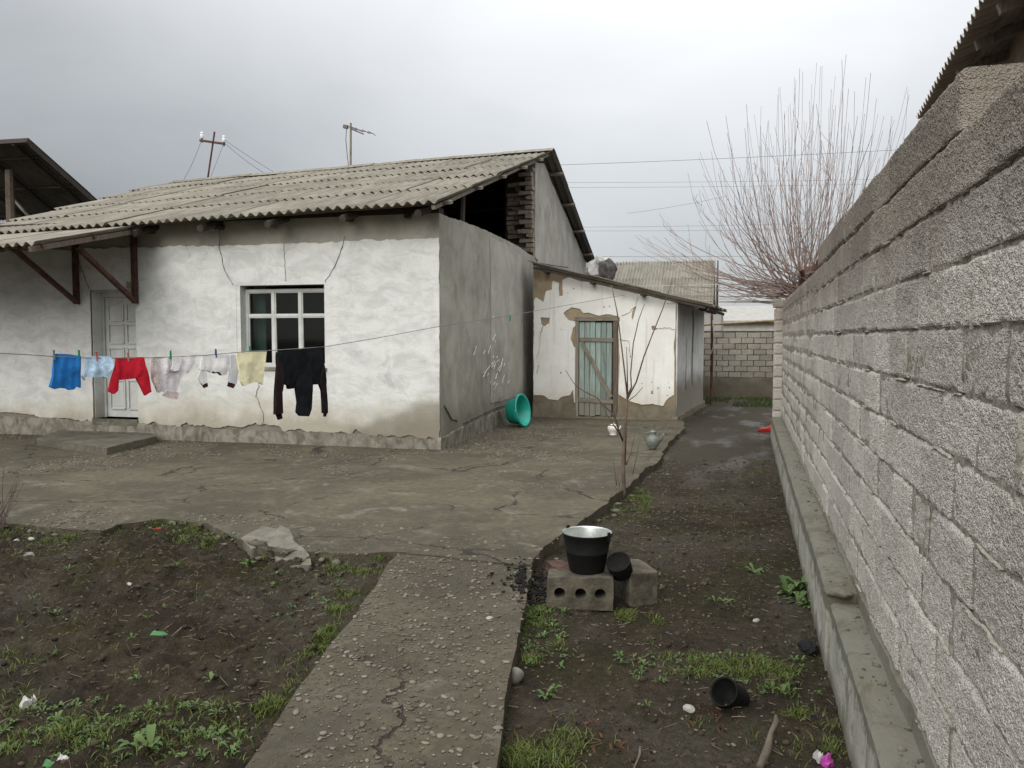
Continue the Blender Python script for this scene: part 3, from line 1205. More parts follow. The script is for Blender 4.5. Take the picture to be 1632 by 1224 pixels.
def sheet_mesh(waves, length, nseg=8, ny=3, amp=.026, th=.009):
    n = waves * nseg + 1
    us = np.linspace(0, waves * PITCHW, n)
    vs = np.linspace(0, length, ny)
    zz = amp * np.cos(us / PITCHW * 2 * math.pi)
    V = []
    for off in (0, -th):
        for v in vs:
            for u, z in zip(us, zz):
                V.append((u, v, z + off))
    F = []
    N = n * ny
    for l in range(2):
        for j in range(ny - 1):
            for i in range(n - 1):
                q = (l * N + j * n + i, l * N + j * n + i + 1, l * N + (j + 1) * n + i + 1, l * N + (j + 1) * n + i)
                F.append(q if l == 0 else q[::-1])
    for i in range(n - 1):
        F.append((i, N + i, N + i + 1, i + 1))
        t = (ny - 1) * n
        F.append((t + i, t + i + 1, N + t + i + 1, N + t + i))
    for j in range(ny - 1):
        a, b = j * n, (j + 1) * n
        F.append((a, b, N + b, N + a))
        a, b = j * n + n - 1, (j + 1) * n + n - 1
        F.append((a, N + a, N + b, b))
    me = bpy.data.meshes.new('roof_sheet')
    me.from_pydata(V, [], F)
    me.update()
    return me


SHEETS = {}


def sheet(waves, length, mat, nseg=8, amp=.026):
    amp = .045 if mat == 'far_slate' else amp
    k = (waves, round(length, 3), mat, nseg)
    if k not in SHEETS:
        me = sheet_mesh(waves, length, nseg, 3, amp)
        me.materials.append(MT[mat])
        SHEETS[k] = me
    return SHEETS[k]


def lay(name, me, parent, origin, ax, ay, az, rot=0.0):
    """place a sheet with its width along ax, length along ay, normal az"""
    M = Matrix((ax, ay, az)).transposed().to_4x4()
    if rot:
        M = M @ Matrix.Rotation(rot, 4, 'Z')
    o = bpy.data.objects.new(name, me)
    COL.objects.link(o)
    o.parent = parent
    o.matrix_basis = Matrix.Translation(Vector(origin) - Vector(parent.location)) @ M
    return o


def roof_field(parent, origin, ax, ay, az, widths, rows, expo, length, mat, jit=.006, nseg=8, tilt=.014):
    tl = math.atan2(tilt, expo)
    for j in range(rows):
        total = widths(j)                                   # waves in this row
        i, done = 0, 0
        while done < total:
            wv = min(8, total - done)
            if wv < 2:
                break
            me = sheet(wv, length, mat, nseg)
            a2 = (ay * math.cos(tl) - az * math.sin(tl))
            n2 = (az * math.cos(tl) + ay * math.sin(tl))
            oo = origin + ax * (done * PITCHW) + ay * (j * expo + random.uniform(-.03, .03)) + az * (.014 + (.007 if i % 2 else 0) + random.uniform(0, jit))
            lay('roof_sheet', me, parent, oo, ax, a2, n2, random.uniform(-.006, .006))
            done += 7
            i += 1


roof_field(house, roof_pt(0, -.02), ex, ey, ez, lambda j: int((8.3 + 1.5 * j / 4.0) / PITCHW), 5, 1.56, 1.72, 'roof_slate', .016, 8, .022)
# back slope (its edge and underside show past the gable)
ridge = roof_pt(0, RL)
by = Vector((0, 6.2, -1.95)).normalized()
bz = ex.cross(by).normalized()
if bz.z < 0:
    bz = -bz
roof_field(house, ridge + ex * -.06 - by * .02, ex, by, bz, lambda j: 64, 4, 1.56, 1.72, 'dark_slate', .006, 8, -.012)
for k in range(4):
    b = .9 + k * 1.56
    MB().bar(ridge + by * b + bz * -.06 - ex * .1, ridge + by * b + bz * -.06 + ex * 9, .08, .05, bz).build('purlin', MT['grey_wood'], house)
# ridge caps
for k in range(9):
    a = k * 1.06 - .04
    p0, p1 = roof_pt(a, RL, .035 + random.uniform(0, .02)), roof_pt(a + 1.14, RL, .03 + random.uniform(0, .02))
    m = MB()
    prof = [(-.20, -.055), (-.10, -.01), (-.04, .03), (.04, .03), (.10, -.015), (.20, -.075)]
    V = [p + Vector((0, y, z)) for p in (p0, p1) for y, z in prof] + [p + Vector((0, y, z - .012)) for p in (p0, p1) for y, z in prof]
    n = len(prof)
    F = []
    for i in range(n - 1):
        F += [(i, i + 1, n + i + 1, n + i), (2 * n + i, 3 * n + i, 3 * n + i + 1, 2 * n + i + 1), (i, 2 * n + i, 2 * n + i + 1, i + 1), (n + i, n + i + 1, 3 * n + i + 1, 3 * n + i)]
    m.add(V, F).build('ridge_cap', MT['roof_slate'], house)
# white strip lying on the roof near the verge
pp = roof_pt(1.0, 5.55, .05)
MB().bar(pp, pp + ey * .62 + ex * -.03, .05, .015, ez).build('loose_lath', MT['dry_stick'], house)

# door canopy on steel brackets
c_o = Vector((-8.50, 8.66, 2.80))
c_y = (Vector((-8.50, 10.62, 3.27)) - c_o)
c_y.normalize()
c_x = Vector((-1, 0, -.025)).normalized()
c_z = c_y.cross(c_x).normalized()
if c_z.z < 0:
    c_z = -c_z
canopy = MB().bar(c_o + c_x * .06 + c_z * -.07 - c_y * .05, c_o + c_x * .06 + c_z * -.07 + c_y * 1.9, .06, .07, c_z).build('canopy_rafter', MT['old_wood'], house)
for i in range(4):
    lay('canopy_sheet', sheet(8, 2.02, 'roof_slate'), house, c_o + c_x * (i * 1.05) + c_z * (.006 * (i % 2)), c_x, c_y, c_z, random.uniform(-.004, .004))
for b in (.12, 1.05):
    MB().bar(c_o + c_y * b + c_z * -.05, c_o + c_y * b + c_z * -.05 + c_x * 4.1, .05, .04, c_z).build('purlin', MT['rusty_steel'], house)
for x, zt in ((-9.93, 2.86), (-8.84, 2.86)):
    bk = MB().bar((x, YF - .075, 2.12), (x, YF - .075, 3.26), .07, .07, (0, 1, 0)).build('bracket', MT['rusty_steel'], house)
    MB().bar((x + .002, YF - .08, 2.15), (x + .002, 9.72, zt + .01), .065, .06).build('strut', MT['rusty_steel'], bk)
    MB().bar((x + .004, YF - .1, zt + .33), (x + .004, 9.0, zt - .02), .05, .05).build('arm', MT['rusty_steel'], bk)

# door
dy = YF + .24
door = MB().box((DO[0] + .055, dy, .308), (DO[1] - .02, dy + .045, 2.235)).build('door', MT['white_paint'], house)
fr = MB()
fr.box((DO[0], dy - .03, .30), (DO[0] + .05, dy + .08, 2.34)).box((DO[1] - .018, dy - .03, .30), (DO[1], dy + .08, 2.34)).box((DO[0] + .05, dy - .03, 2.24), (DO[1] - .018, dy + .08, 2.34))
fr.build('door_frame', MT['white_paint'], house)
cx = (DO[0] + DO[1]) / 2 + .015
for x0, x1 in ((cx - .31, cx - .035), (cx + .035, cx + .31)):
    for z0, z1, arch in ((1.86, 2.12, 1), (1.50, 1.80, 0), (.98, 1.42, 0), (.44, .9, 0)):
        m = MB()
        for a, b in (((x0, z0), (x1, z0)), ((x0, z0), (x0, z1)), ((x1, z0), (x1, z1))):
            m.bar((a[0], dy - .008, a[1]), (b[0], dy - .008, b[1]), .022, .036, (0, 1, 0))
        if arch:
            inner = x1 if x1 < cx else x0
            pts = []
            for t in np.linspace(0, 1, 7):
                xx = x0 + (x1 - x0) * t
                s_ = t if inner == x1 else 1 - t
                pts.append((xx, dy - .008, z1 - .02 + .07 * (s_ ** 2 * (3 - 2 * s_))))
            m.tube(pts, .011, 4)
        else:
            m.bar((x0, dy - .008, z1), (x1, dy - .008, z1), .022, .036, (0, 1, 0))
        m.box((x0 + .035, dy - .006, z0 + .035), (x1 - .035, dy + .002, z1 - .035))
        m.build('door_panel', MT['white_paint'], door)
MB().box((DO[1] - .105, dy - .02, 1.28), (DO[1] - .075, dy - .002, 1.44)).tube([(DO[1] - .09, dy - .02, 1.36), (DO[1] - .09, dy - .05, 1.36), (DO[1] - .18, dy - .05, 1.36)], .009, 6).build('door_handle', MT['antenna_metal'], door)
MB().box((DO[0] + .004, YF + .01, .28), (DO[0] + .012, dy - .032, 2.33)).box((DO[1] - .012, YF + .01, .28), (DO[1] - .004, dy - .032, 2.33)).box((DO[0] + .012, YF + .01, 2.325), (DO[1] - .012, dy - .032, 2.333)).build('door_reveal', MT['whitewash'], house)
MB().box((DO[0] - .0, YF - .055, .20), (DO[1], YF + .34, .30)).build('threshold', MT['step_concrete'], house)
MB().bar((-9.02, YF - .03, 2.41), (-8.80, YF - .03, 2.40), .03, .10, (0, 0, 1)).build('loose_brick', MT['mud_brick'], house)

# window
wy = YF + .11
win = thing('window', None, None)
bpy.data.objects.remove(win)
x0, x1, z0, z1 = WO
wf = MB()
fw = .042
wf.box((x0 + .07, wy, z0), (x0 + .07 + fw, wy + .07, z1 - .05)).box((x1 - fw, wy, z0), (x1, wy + .07, z1 - .05))
wf.box((x0 + .07 + fw, wy, z1 - .05 - fw), (x1 - fw, wy + .07, z1 - .05)).box((x0 + .07 + fw, wy, z0), (x1 - fw, wy + .07, z0 + fw))
window = wf.build('window', MT['white_paint'], house)
ix0, ix1 = x0 + .07 + fw, x1 - fw
iz0, iz1 = z0 + fw, z1 - .05 - fw
MW = .042
bw = (ix1 - ix0 - 2 * MW) / 3
zt = iz1 - .36
for k in range(3):
    bx0 = ix0 + k * (bw + MW)
    bx1 = bx0 + bw
    if k < 2:
        MB().box((bx1, wy + .004, iz0), (bx1 + MW, wy + .06, iz1)).build('mullion', MT['white_paint'], window)
    for (a, b) in ((iz0, zt - .014), (zt + .014, iz1)):
        s = MB()
        t = .017
        s.box((bx0, wy + .015, a), (bx0 + t, wy + .055, b)).box((bx1 - t, wy + .015, a), (bx1, wy + .055, b))
        s.box((bx0 + t, wy + .015, b - t), (bx1 - t, wy + .055, b)).box((bx0 + t, wy + .015, a), (bx1 - t, wy + .055, a + t))
        s.build('sash', MT['white_paint'], window)
        MB().box((bx0 + .02, wy + .036, a + .02), (bx1 - .02, wy + .040, b - .02)).build('pane', MT['pane_glass'], window)
    MB().box((bx0, wy + .008, zt - .014), (bx1, wy + .06, zt + .014)).build('transom', MT['white_paint'], window)
MB().box((x0 + .0, YF - .05, z0 - .05), (x1 + .03, wy + .03, z0 - .002)).build('window_sill', MT['plinth'], house)
MB().box((x0 + .002, YF - .02, z0), (x0 + .068, wy + .06, z1 - .002)).build('window_reveal', MT['whitewash'], house)
# dim room behind the panes
rm = MB()
for a, b in (((x0 - .6, YF + .4, .4), (x1 + .6, YF + .42, .42)),):
    pass
rm.box((x0 - 1.2, YF + 2.6, .1), (x1 + 1.2, YF + 2.65, 3.0)).box((x0 - 1.25, YF + .39, .1), (x0 - 1.2, YF + 2.6, 3.0)).box((x1 + 1.2, YF + .39, .1), (x1 + 1.25, YF + 2.6, 3.0))
rm.box((x0 - 1.2, YF + .39, .05), (x1 + 1.2, YF + 2.6, .1)).box((x0 - 1.2, YF + .39, 3.0), (x1 + 1.2, YF + 2.6, 3.05))
rm.build('room', MT['room_dark'], house)
MB().box((x0 + .1, YF + .30, 1.0), (x0 + .30, YF + .33, 2.4)).build('curtain', MT['curtain'], house)
# settlement cracks in the plaster


def crack(pts, w, seed, tf):
    rg = np.random.default_rng(seed)
    p = resample(np.array(pts), .05, False)
    p[1:-1] += rg.normal(0, .008, (len(p) - 2, 2))
    n = len(p)
    d = np.gradient(p, axis=0)
    d /= np.linalg.norm(d, axis=1)[:, None] + 1e-9
    nr = np.c_[-d[:, 1], d[:, 0]]
    ww = w * (.15 + .8 * rg.random(n) ** 1.5) * np.linspace(1.1, .5, n)
    a, b = p + nr * ww[:, None] / 2, p - nr * ww[:, None] / 2
    return np.concatenate([a, b[::-1]])


for k, (pts, w) in enumerate((
        ([(-7.36, 3.28), (-7.35, 2.95), (-7.30, 2.65), (-7.14, 2.38)], .011), ([(-5.30, 3.05), (-5.36, 2.85), (-5.44, 2.66), (-5.62, 2.40)], .011),
        ([(-6.28, 2.98), (-6.27, 2.7), (-6.26, 2.42)], .004), ([(-9.93, 2.85), (-9.82, 2.6), (-9.72, 2.36)], .007), ([(-6.72, .95), (-6.78, .7), (-6.66, .45), (-6.7, .25)], .005))):
    plate('crack', MT['crack_dark'], house, crack(pts, w, k, None), (), None, .01, front(YF - .0305 - .0085))
for k, (pts, w) in enumerate((([(11.1, .62), (11.4, .40), (11.7, .33)], .02), ([(12.0, .27), (13.2, .33), (14.2, .36), (15.5, .34)], .012))):
    plate('crack', MT['crack_dark'], house, crack(pts, w, k + 40, None), (), None, .02, side(XC + .026))
rs = random.Random(4)
sc_ = MB()
for k in range(34):                                           # pale scratches on the side wall
    u, v = rs.gauss(13.6, .55), rs.gauss(.95, .28)
    l = rs.uniform(.05, .22)
    sc_.bar((XC + .03, u, v), (XC + .03, u + l, v + l * rs.uniform(.2, .9)), .006, .010, (1, 0, 0))
sc_.build('scratches', MT['whitewash'], house, kind='stuff')
# door step slab
st = thing('doorstep', 'broken concrete slab lying as a step before the white door', 'step', (-9.3, 10.2, 0))
q = [gp(57, 698, .11)[:2], gp(170, 713, .11)[:2], gp(250, 694, .11)[:2], (-8.62, YF - .07), (-10.35, YF - .07)]
plate('step_slab', MT['step_concrete'], st, noise_jag(np.array(q), .03, 5), (), .12, .10, flat_tf(.10), lambda u, v: .012 * fbm(u * 4, v * 4, 111, 3))

# ------------------------------------------------------------------ mud-brick shed
YS = 15.94
shed = thing('shed', 'small white mud-brick shed with flaking plaster and a weathered teal plank door', 'shed', (-2.2, 15.94, 0))
SX0, SX1 = -3.66, -.85
SD = Vector((.43, 3.56, 0)).normalized()
DS = (-2.79, -1.96, .02, 1.99)
roofz = lambda x: 3.02 - (x + 3.66) * .245
wall_out = np.array([(SX0, -.1), (SX1, -.1), (SX1, roofz(SX1) - .06), (SX0, roofz(SX0) - .06)])
plate('wall', MT['clay'], shed, resample(wall_out, .15), [resample(rect(*DS), .2)], .15, .35, front(YS + .022), lambda u, v: .014 * fbm(u * 3, v * 3, 121, 4))


def z4(L):
    return np.array([[onY(840 + a / 3.709, 380 + b / 3.709, YS)[i] for i in (0, 2)] for a, b in L])


top_r = [(880, 365), (700, 318), (500, 265), (330, 225), (240, 205)]
skin = z4([(38, 925), (95, 930), (130, 950), (180, 955), (200, 935), (255, 927), (270, 895), (278, 985), (300, 1000), (300, 660), (275, 640), (260, 590), (272, 528), (300, 510), (300, 482), (285, 490), (240, 482),
           (215, 440), (265, 410), (310, 415), (330, 440), (365, 440), (420, 455), (470, 447), (540, 458), (540, 560), (548, 700), (540, 920), (560, 935), (600, 962), (680, 985), (740, 975), (800, 990),
           (840, 940), (868, 925), (872, 700), (866, 640), (876, 560), (880, 365), (700, 318), (500, 265), (330, 225), (240, 222), (210, 248), (212, 340), (188, 338), (190, 262), (150, 252), (148, 300), (112, 312), (95, 375), (50, 345), (40, 380)])
skin[:, 1] = np.where(skin[:, 1] > 2.2, np.minimum(skin[:, 1], roofz(skin[:, 0]) - .08), skin[:, 1])
holes = [z4([(80, 466), (133, 470), (130, 500), (100, 520), (85, 508)]), z4([(735, 520), (750, 515), (762, 528), (775, 535), (755, 543), (738, 540)]),
         z4([(622, 430), (640, 400), (645, 410), (625, 480), (618, 470)])]
rs = random.Random(9)
for (a, b) in ((275, 297), (200, 538), (737, 850), (835, 852), (842, 882), (775, 886), (740, 905), (828, 928), (680, 858), (455, 405), (488, 402), (740, 915), (200, 795), (610, 700), (240, 322)):
    r = rs.uniform(3, 7)
    holes.append(z4([(a + r * math.cos(t) * rs.uniform(.6, 1.2), b + r * math.sin(t) * rs.uniform(.6, 1.2)) for t in np.linspace(0, 6.28, 8)[:-1]]))
plate('plaster', MT['shed_whitewash'], shed, jag(skin, .035, .018, 31, 9, lambda q: .3 if q[0] > -.9 or abs(q[0] + 1.96) < .06 else 1), holes, .1, .014, front(YS + .002),
      lambda u, v: .012 * fbm(u * 2.2, v * 2.2, 123, 3))
for k, L in enumerate(([(95, 520), (78, 570), (72, 650), (55, 710)], [(775, 530), (830, 528), (872, 540)], [(560, 455), (600, 440), (640, 400), (655, 350)], [(545, 600), (600, 608), (610, 700)], [(68, 750), (60, 800)])):
    plate('crack', MT['crack_dark'], shed, crack(z4(L), .012, 60 + k, None), (), None, .012, front(YS - .009))
# clay lumps at the foot and the plinth
bo = jag(np.array([(SX0, -.1), (DS[0], -.1), (DS[0], .30), (-3.1, .33), (SX0, .32)]), .06, .02, 33, 6)
bo2 = jag(np.array([(DS[1], -.1), (SX1 + .01, -.1), (SX1 + .01, .27), (-1.4, .24), (DS[1], .26)]), .06, .02, 34, 6)
for b_ in (bo, bo2):
    plate('plinth', MT['clay_base'], shed, b_, (), .08, .04, front(YS - .02), lambda u, v: .02 * fbm(u * 4, v * 4, 125, 4))
plate('plinth', MT['clay_base'], shed, jag(np.array([(SX0 + .3, -.1), (SX1 + .05, -.1), (SX1 + .04, .035), (SX0 + .3, .04)]), .05, .02, 39, 6), (), .08, .05, front(YS - .10), lambda u, v: .02 * fbm(u * 4, v * 4, 126, 4))
# side wall with its own flaking skin
sp0 = Vector((SX1, YS + .03, 0))
nrm = Vector((SD.y, -SD.x, 0))


def sside(off):
    def f(u, v, w):
        return (sp0.x + SD.x * u + nrm.x * (w + off), sp0.y + SD.y * u + nrm.y * (w + off), v)
    return f


SLEN = 3.55
plate('wall', MT['clay'], shed, resample(np.array([(0, -.1), (SLEN, -.1), (SLEN, 2.27), (0, 2.27)]), .2), (), .2, .3, sside(-.005), lambda u, v: .02 * fbm(u * 3, v * 3, 127, 4), label='clay side wall facing the alley')
sh = [np.array([(.62, 1.6), (.72, 1.5), (.74, 1.8), (.68, 1.95), (.6, 1.8)]), np.array([(1.05, .5), (1.2, .5), (1.22, 1.1), (1.18, 1.6), (1.08, 1.55), (1.04, 1.0)]),
      np.array([(1.75, .6), (2.0, .55), (2.02, 1.3), (2.1, 2.0), (2.05, 2.2), (1.78, 2.2), (1.86, 1.7), (1.76, 1.2)])]
plate('plaster', MT['shed_side_wash'], shed, jag(np.array([(0.01, .05), (SLEN, .05), (SLEN, 2.24), (0.01, 2.24)]), .06, .02, 41, 5), [jag(h, .05, .03, 43, 6) for h in sh], .12, .02, sside(.022), lambda u, v: .014 * fbm(u * 2, v * 2, 128, 3))
plate('plinth', MT['clay_base'], shed, jag(np.array([(-.1, -.12), (SLEN + .1, -.12), (SLEN + .1, .10), (-.1, .06)]), .06, .02, 45, 5), (), .1, .10, sside(.06), lambda u, v: .03 * fbm(u * 3, v * 3, 129, 3))
MB().box((SX0, YS + 3.3, -.1), (SX1 + .3, YS + 3.5, 2.2)).build('wall', MT['clay'], shed)
# shed roof
s_o = Vector((-.20, YS - .20, 2.155))
s_y = Vector((-3.46, 0, .86)).normalized()
s_x = Vector((.08, 1, 0)).normalized()
s_z = s_x.cross(s_y).normalized()
if s_z.z < 0:
    s_z = -s_z
roof_field(shed, s_o + s_z * .02, s_x, s_y, s_z, lambda j: 26, 2, 1.72, 1.86, 'roof_slate', .012, 8, .02)
for k, b in enumerate((.25, 1.3, 2.3, 3.25)):
    MB().tube([s_o + s_y * b + s_z * -.06 - s_x * .02, s_o + s_y * b + s_z * -.06 + s_x * 3.7], .045, 6).build('rafter', MT['dark_wood'], shed)
MB().bar(s_o + s_z * -.035 - s_x * .0 + s_y * .1, s_o + s_z * -.04 + s_y * 3.5, .05, .045, s_z).build('fascia', MT['dark_wood'], shed)
MB().bar(s_o + s_z * -.05 + s_y * .05 + s_x * .05, s_o + s_z * -.05 + s_y * .05 + s_x * 3.6, .05, .06, s_z).build('fascia', MT['dark_wood'], shed)
rs = random.Random(12)
for k in range(4):                                            # scrap boards and felt along the verge
    b = 1.0 + k * .62
    MB().bar(s_o + s_z * .06 + s_y * b + s_x * .1, s_o + s_z * (.062 + rs.uniform(0, .02)) + s_y * (b + .8) + s_x * (.08 + rs.uniform(-.04, .04)), .16, .02, s_z).build('scrap_board', MT['grey_wood'], shed)
MB().add([(-3.66, YS - .1, 3.06), (-3.66, YS + .3, 3.08), (-3.0, YS + .3, 2.98), (-3.05, YS - .12, 2.96), (-3.66, YS - .1, 3.085), (-3.66, YS + .3, 3.11), (-3.0, YS + .3, 3.0), (-3.05, YS - .12, 2.98)],
         [(0, 1, 2, 3), (7, 6, 5, 4), (0, 3, 7, 4), (3, 2, 6, 7), (1, 0, 4, 5), (2, 1, 5, 6)]).build('felt_strip', MT['tarp_dark'], shed)
# plank door
sdoor = MB().box((DS[0] + .06, YS + .055, .05), (DS[1] - .10, YS + .06, 1.90)).build('door', MT['dark_wood'], shed)
n = 6
w = (DS[1] - .12 - (DS[0] + .06)) / n
for k in range(n):
    a = DS[0] + .06 + k * w
    b0, b1 = .04 + random.uniform(-.01, .02), 1.90 + random.uniform(-.03, .005)
    m = MB().box((-w / 2 + .005, -.012, -.5 * (b1 - b0)), (w / 2 - .005, .012, .5 * (b1 - b0)), wob=.002)
    o = m.build('plank', MT['teal_board'], sdoor)
    o.matrix_basis = Matrix.Translation(Vector((a + w / 2, YS + .042 + random.uniform(-.006, .004), (b0 + b1) / 2)))


def board(p, q, wd, th, mat, par, name):
    p, q = Vector(p), Vector(q)
    L = (q - p).length
    m = MB().box((-wd / 2, -th / 2, -L / 2), (wd / 2, th / 2, L / 2), wob=.003)
    o = m.build(name, MT[mat], par)
    z = (q - p).normalized()
    y = Vector((0, 1, 0))
    x = y.cross(z).normalized()
    y = z.cross(x)
    o.matrix_basis = Matrix.Translation((p + q) / 2 - (shed.location if par is shed else Vector((0, 0, 0)))) @ Matrix((x, y, z)).transposed().to_4x4()
    return o


board((DS[0] + .07, YS + .018, 1.55), (DS[1] - .03, YS + .018, 1.54), .075, .03, 'grey_wood', sdoor, 'batten')
board((DS[0] + .05, YS + .018, .36), (DS[1] - .05, YS + .018, .33), .08, .03, 'grey_wood', sdoor, 'batten')
board((DS[0] + .12, YS + .016, 1.48), (DS[1] - .13, YS + .016, .42), .075, .028, 'grey_wood', sdoor, 'brace')
for (a, b, wd) in (((DS[0] + .02, YS + .03, .0), (DS[0] + .02, YS + .03, 1.98), .07), ((DS[1] - .05, YS + .035, .0), (DS[1] - .05, YS + .035, 1.93), .085), ((DS[0] - .03, YS + .02, 1.955), (DS[1] + .03, YS + .02, 1.95), .075)):
    board(a, b, wd, .07, 'old_wood' if wd > .08 else 'grey_wood', shed, 'door_frame')
# sheeted bundle lying on the shed roof
bun = thing('tarp_bundle', 'grey sheeting wrapped round a dark bundle on the shed roof by the gable', 'bundle', (-2.55, 17.6, 2.85))
b0 = onY(962, 428, 17.6)
MB().rock((b0[0] - .05, 17.7, b0[2] + .02), (.30, .30, .27), 2, 14, .42).build('sheet', MT['tarp'], bun)
MB().rock((b0[0] + .12, 17.42, b0[2] - .04), (.19, .2, .24), 2, 8, .5).build('load', MT['tarp_dark'], bun)
# ------------------------------------------------------------------ block wall on the right
WA = R(1.57)
WD = Vector((math.sin(WA), math.cos(WA), 0))
WN = Vector((math.cos(WA), -math.sin(WA), 0))            # away from the yard
LAT = .57
UP = Vector((0, 0, 1))


def wp(t, lat, z):
    return WD * t + WN * lat + UP * z


WROT = Matrix((WD, WN, UP)).transposed().to_4x4()
bwall = thing('block_wall', 'long rough pumice block wall running along the right of the yard', 'wall', tuple(wp(5, LAT, 0)))


def block_mesh(L, Hh, D, nx, nz, seed, amp=.006):
    """front face at y=0 (towards -y), body to +y"""
    us = np.linspace(-L / 2, L / 2, nx + 1)
    vs = np.linspace(-Hh / 2, Hh / 2, nz + 1)
    U, Vv = np.meshgrid(us, vs)
    rg = random.Random(seed)
    sh = rg.uniform(0, 50)
    w = -amp * .9 * fbm(U * 16 + sh, Vv * 16, seed, 3, .6) - amp * .9 * fbm(U * 85 + sh, Vv * 85, seed + 5, 2)
    eu = np.minimum(U + L / 2, L / 2 - U)
    ev = np.minimum(Vv + Hh / 2, Hh / 2 - Vv)
    ed = np.minimum(eu, ev)
    chip = np.clip((vnoise(U * 17 + sh, Vv * 17, seed + 3) - .55) * 3, 0, 1)
    w = w + .013 * np.clip(1 - ed / .010, 0, 1) ** 1.5 * (.5 + vnoise(U * 40 + sh, Vv * 40, seed + 3)) + .012 * chip * np.clip(1 - ed / .024, 0, 1)
    ju = 1 + .0 * U
    edge_j = (ed < 1e-6)
    U2 = U + np.where(edge_j, .010 * fbm(U * 30 + sh, Vv * 30, seed + 7, 2), 0)
    V2 = Vv + np.where(edge_j, .016 * fbm(U * 30 + sh + 9, Vv * 30, seed + 8, 2), 0)
    n = (nx + 1) * (nz + 1)
    Vt = np.c_[U2.ravel(), w.ravel(), V2.ravel()]
    F = []
    for j in range(nz):
        for i in range(nx):
            a = j * (nx + 1) + i
            F.append((a, a + 1, a + nx + 2, a + nx + 1))
    per = [i for i in range(nx + 1)] + [j * (nx + 1) + nx for j in range(1, nz + 1)] + [nz * (nx + 1) + i for i in range(nx - 1, -1, -1)] + [j * (nx + 1) for j in range(nz - 1, 0, -1)]
    m = len(per)
    ring = [n + k for k in range(m)]
    Vr = np.array([(Vt[p][0], D, Vt[p][2]) for p in per])
    Vt = np.concatenate([Vt, Vr])
    for k in range(m):
        k2 = (k + 1) % m
        F.append((per[k2], per[k], ring[k], ring[k2]))
    F.append(tuple(ring))
    me = bpy.data.meshes.new('block')
    me.from_pydata([tuple(map(float, p)) for p in Vt], [], F)
    me.update()
    return me


CH, BL = .185, .395
near_v = [block_mesh(.391, .181, .186, 56, 26, 100 + k, .0075) for k in range(8)]
mid_v = [block_mesh(.390, .180, .186, 20, 10, 200 + k, .007) for k in range(6)]
far_v = [block_mesh(.389, .179, .186, 8, 4, 300 + k, .006) for k in range(5)]
end_v = [block_mesh(.20, .174, .186, 8, 8, 350 + k, .006) for k in range(3)]
for me in near_v + mid_v + far_v + end_v:
    me.materials.append(MT['pumice_block'])
T_END = 13.9
blocks = []
rs = random.Random(21)
for k in range(10):                     # courses from .33
    zc = .33 + CH * k + CH / 2
    t = .35 + (BL / 2 if k % 2 else 0) + rs.uniform(-.05, .05)
    tmax = T_END
    if k == 10:
        pass
    while t < tmax:
        blocks.append((t, zc, k))
        t += BL + rs.uniform(-.006, .012)
# the top course survives only along a middle stretch
t = 2.62 + .2
while t < 7.4:
    blocks.append((t, .33 + CH * 10 + CH / 2, 10))
    t += BL + rs.uniform(-.004, .01)
blocks.sort(key=lambda b: b[0])
parts, rest = blocks[:292], blocks[292:]


def block_mat(t, zc):
    return Matrix.Translation(wp(t, LAT + rs.uniform(-.006, .006), zc + rs.uniform(-.003, .003)) - bwall.location) @ WROT @ Matrix.Rotation(rs.uniform(-.008, .008), 4, 'Z') @ \
        Matrix.Rotation(rs.uniform(-.006, .006), 4, 'Y')


for (t, zc, k) in parts:
    v = near_v if t < 4.2 else mid_v if t < 7.5 else far_v
    o = bpy.data.objects.new('block', rs.choice(v))
    COL.objects.link(o)
    o.parent = bwall
    o.matrix_basis = block_mat(t, zc)
jm = MB()
for (t, zc, k) in rest:
    me = rs.choice(far_v)
    M = Matrix.Translation(bwall.location) @ block_mat(t, zc)
    jm.add([M @ v.co for v in me.vertices], [tuple(p.vertices) for p in me.polygons])
if rest:
    jm.build('block_courses', MT['pumice_block'], bwall, kind='stuff')
# mortar core seen in the raked joints
nt_, nz_ = 560, 210
tt = np.concatenate([np.linspace(.3, 6, nt_), np.linspace(6.05, T_END, 220)])
zz = np.linspace(.27, 2.168, nz_)
TT, ZZ = np.meshgrid(tt, zz)
dep = .007 + .040 * fbm(TT * 7, ZZ * 14, 401, 4) + .016 * fbm(TT * 40, ZZ * 40, 405, 2)
dep = np.clip(dep + .002, .0055, .034)
PX = np.stack([WD.x * TT + WN.x * (LAT + dep), WD.y * TT + WN.y * (LAT + dep), ZZ], -1).reshape(-1, 3)
nn = len(tt)
ii = (np.arange(nz_ - 1)[:, None] * nn + np.arange(nn - 1)[None]).ravel()
link('mortar', mesh_np('mortar', PX, np.c_[ii, ii + 1, ii + 1 + nn, ii + nn], True), MT['mortar'], bwall)
mc = MB()
for (t0, t1, z0, z1) in ((.3, T_END, .2, 2.165), (2.66, 7.35, 2.165, 2.35)):
    mc.add([wp(t, l, z) for t in (t0, t1) for l in (LAT + .035, LAT + .17) for z in (z0, z1)], [(0, 1, 3, 2), (4, 6, 7, 5), (0, 4, 5, 1), (2, 3, 7, 6), (1, 5, 7, 3), (0, 2, 6, 4)])
mc.build('wall_core', MT['mortar'], bwall)
# squeezed-out mortar along some joints: ragged ribbons pressed over the block edges
sm = MB()


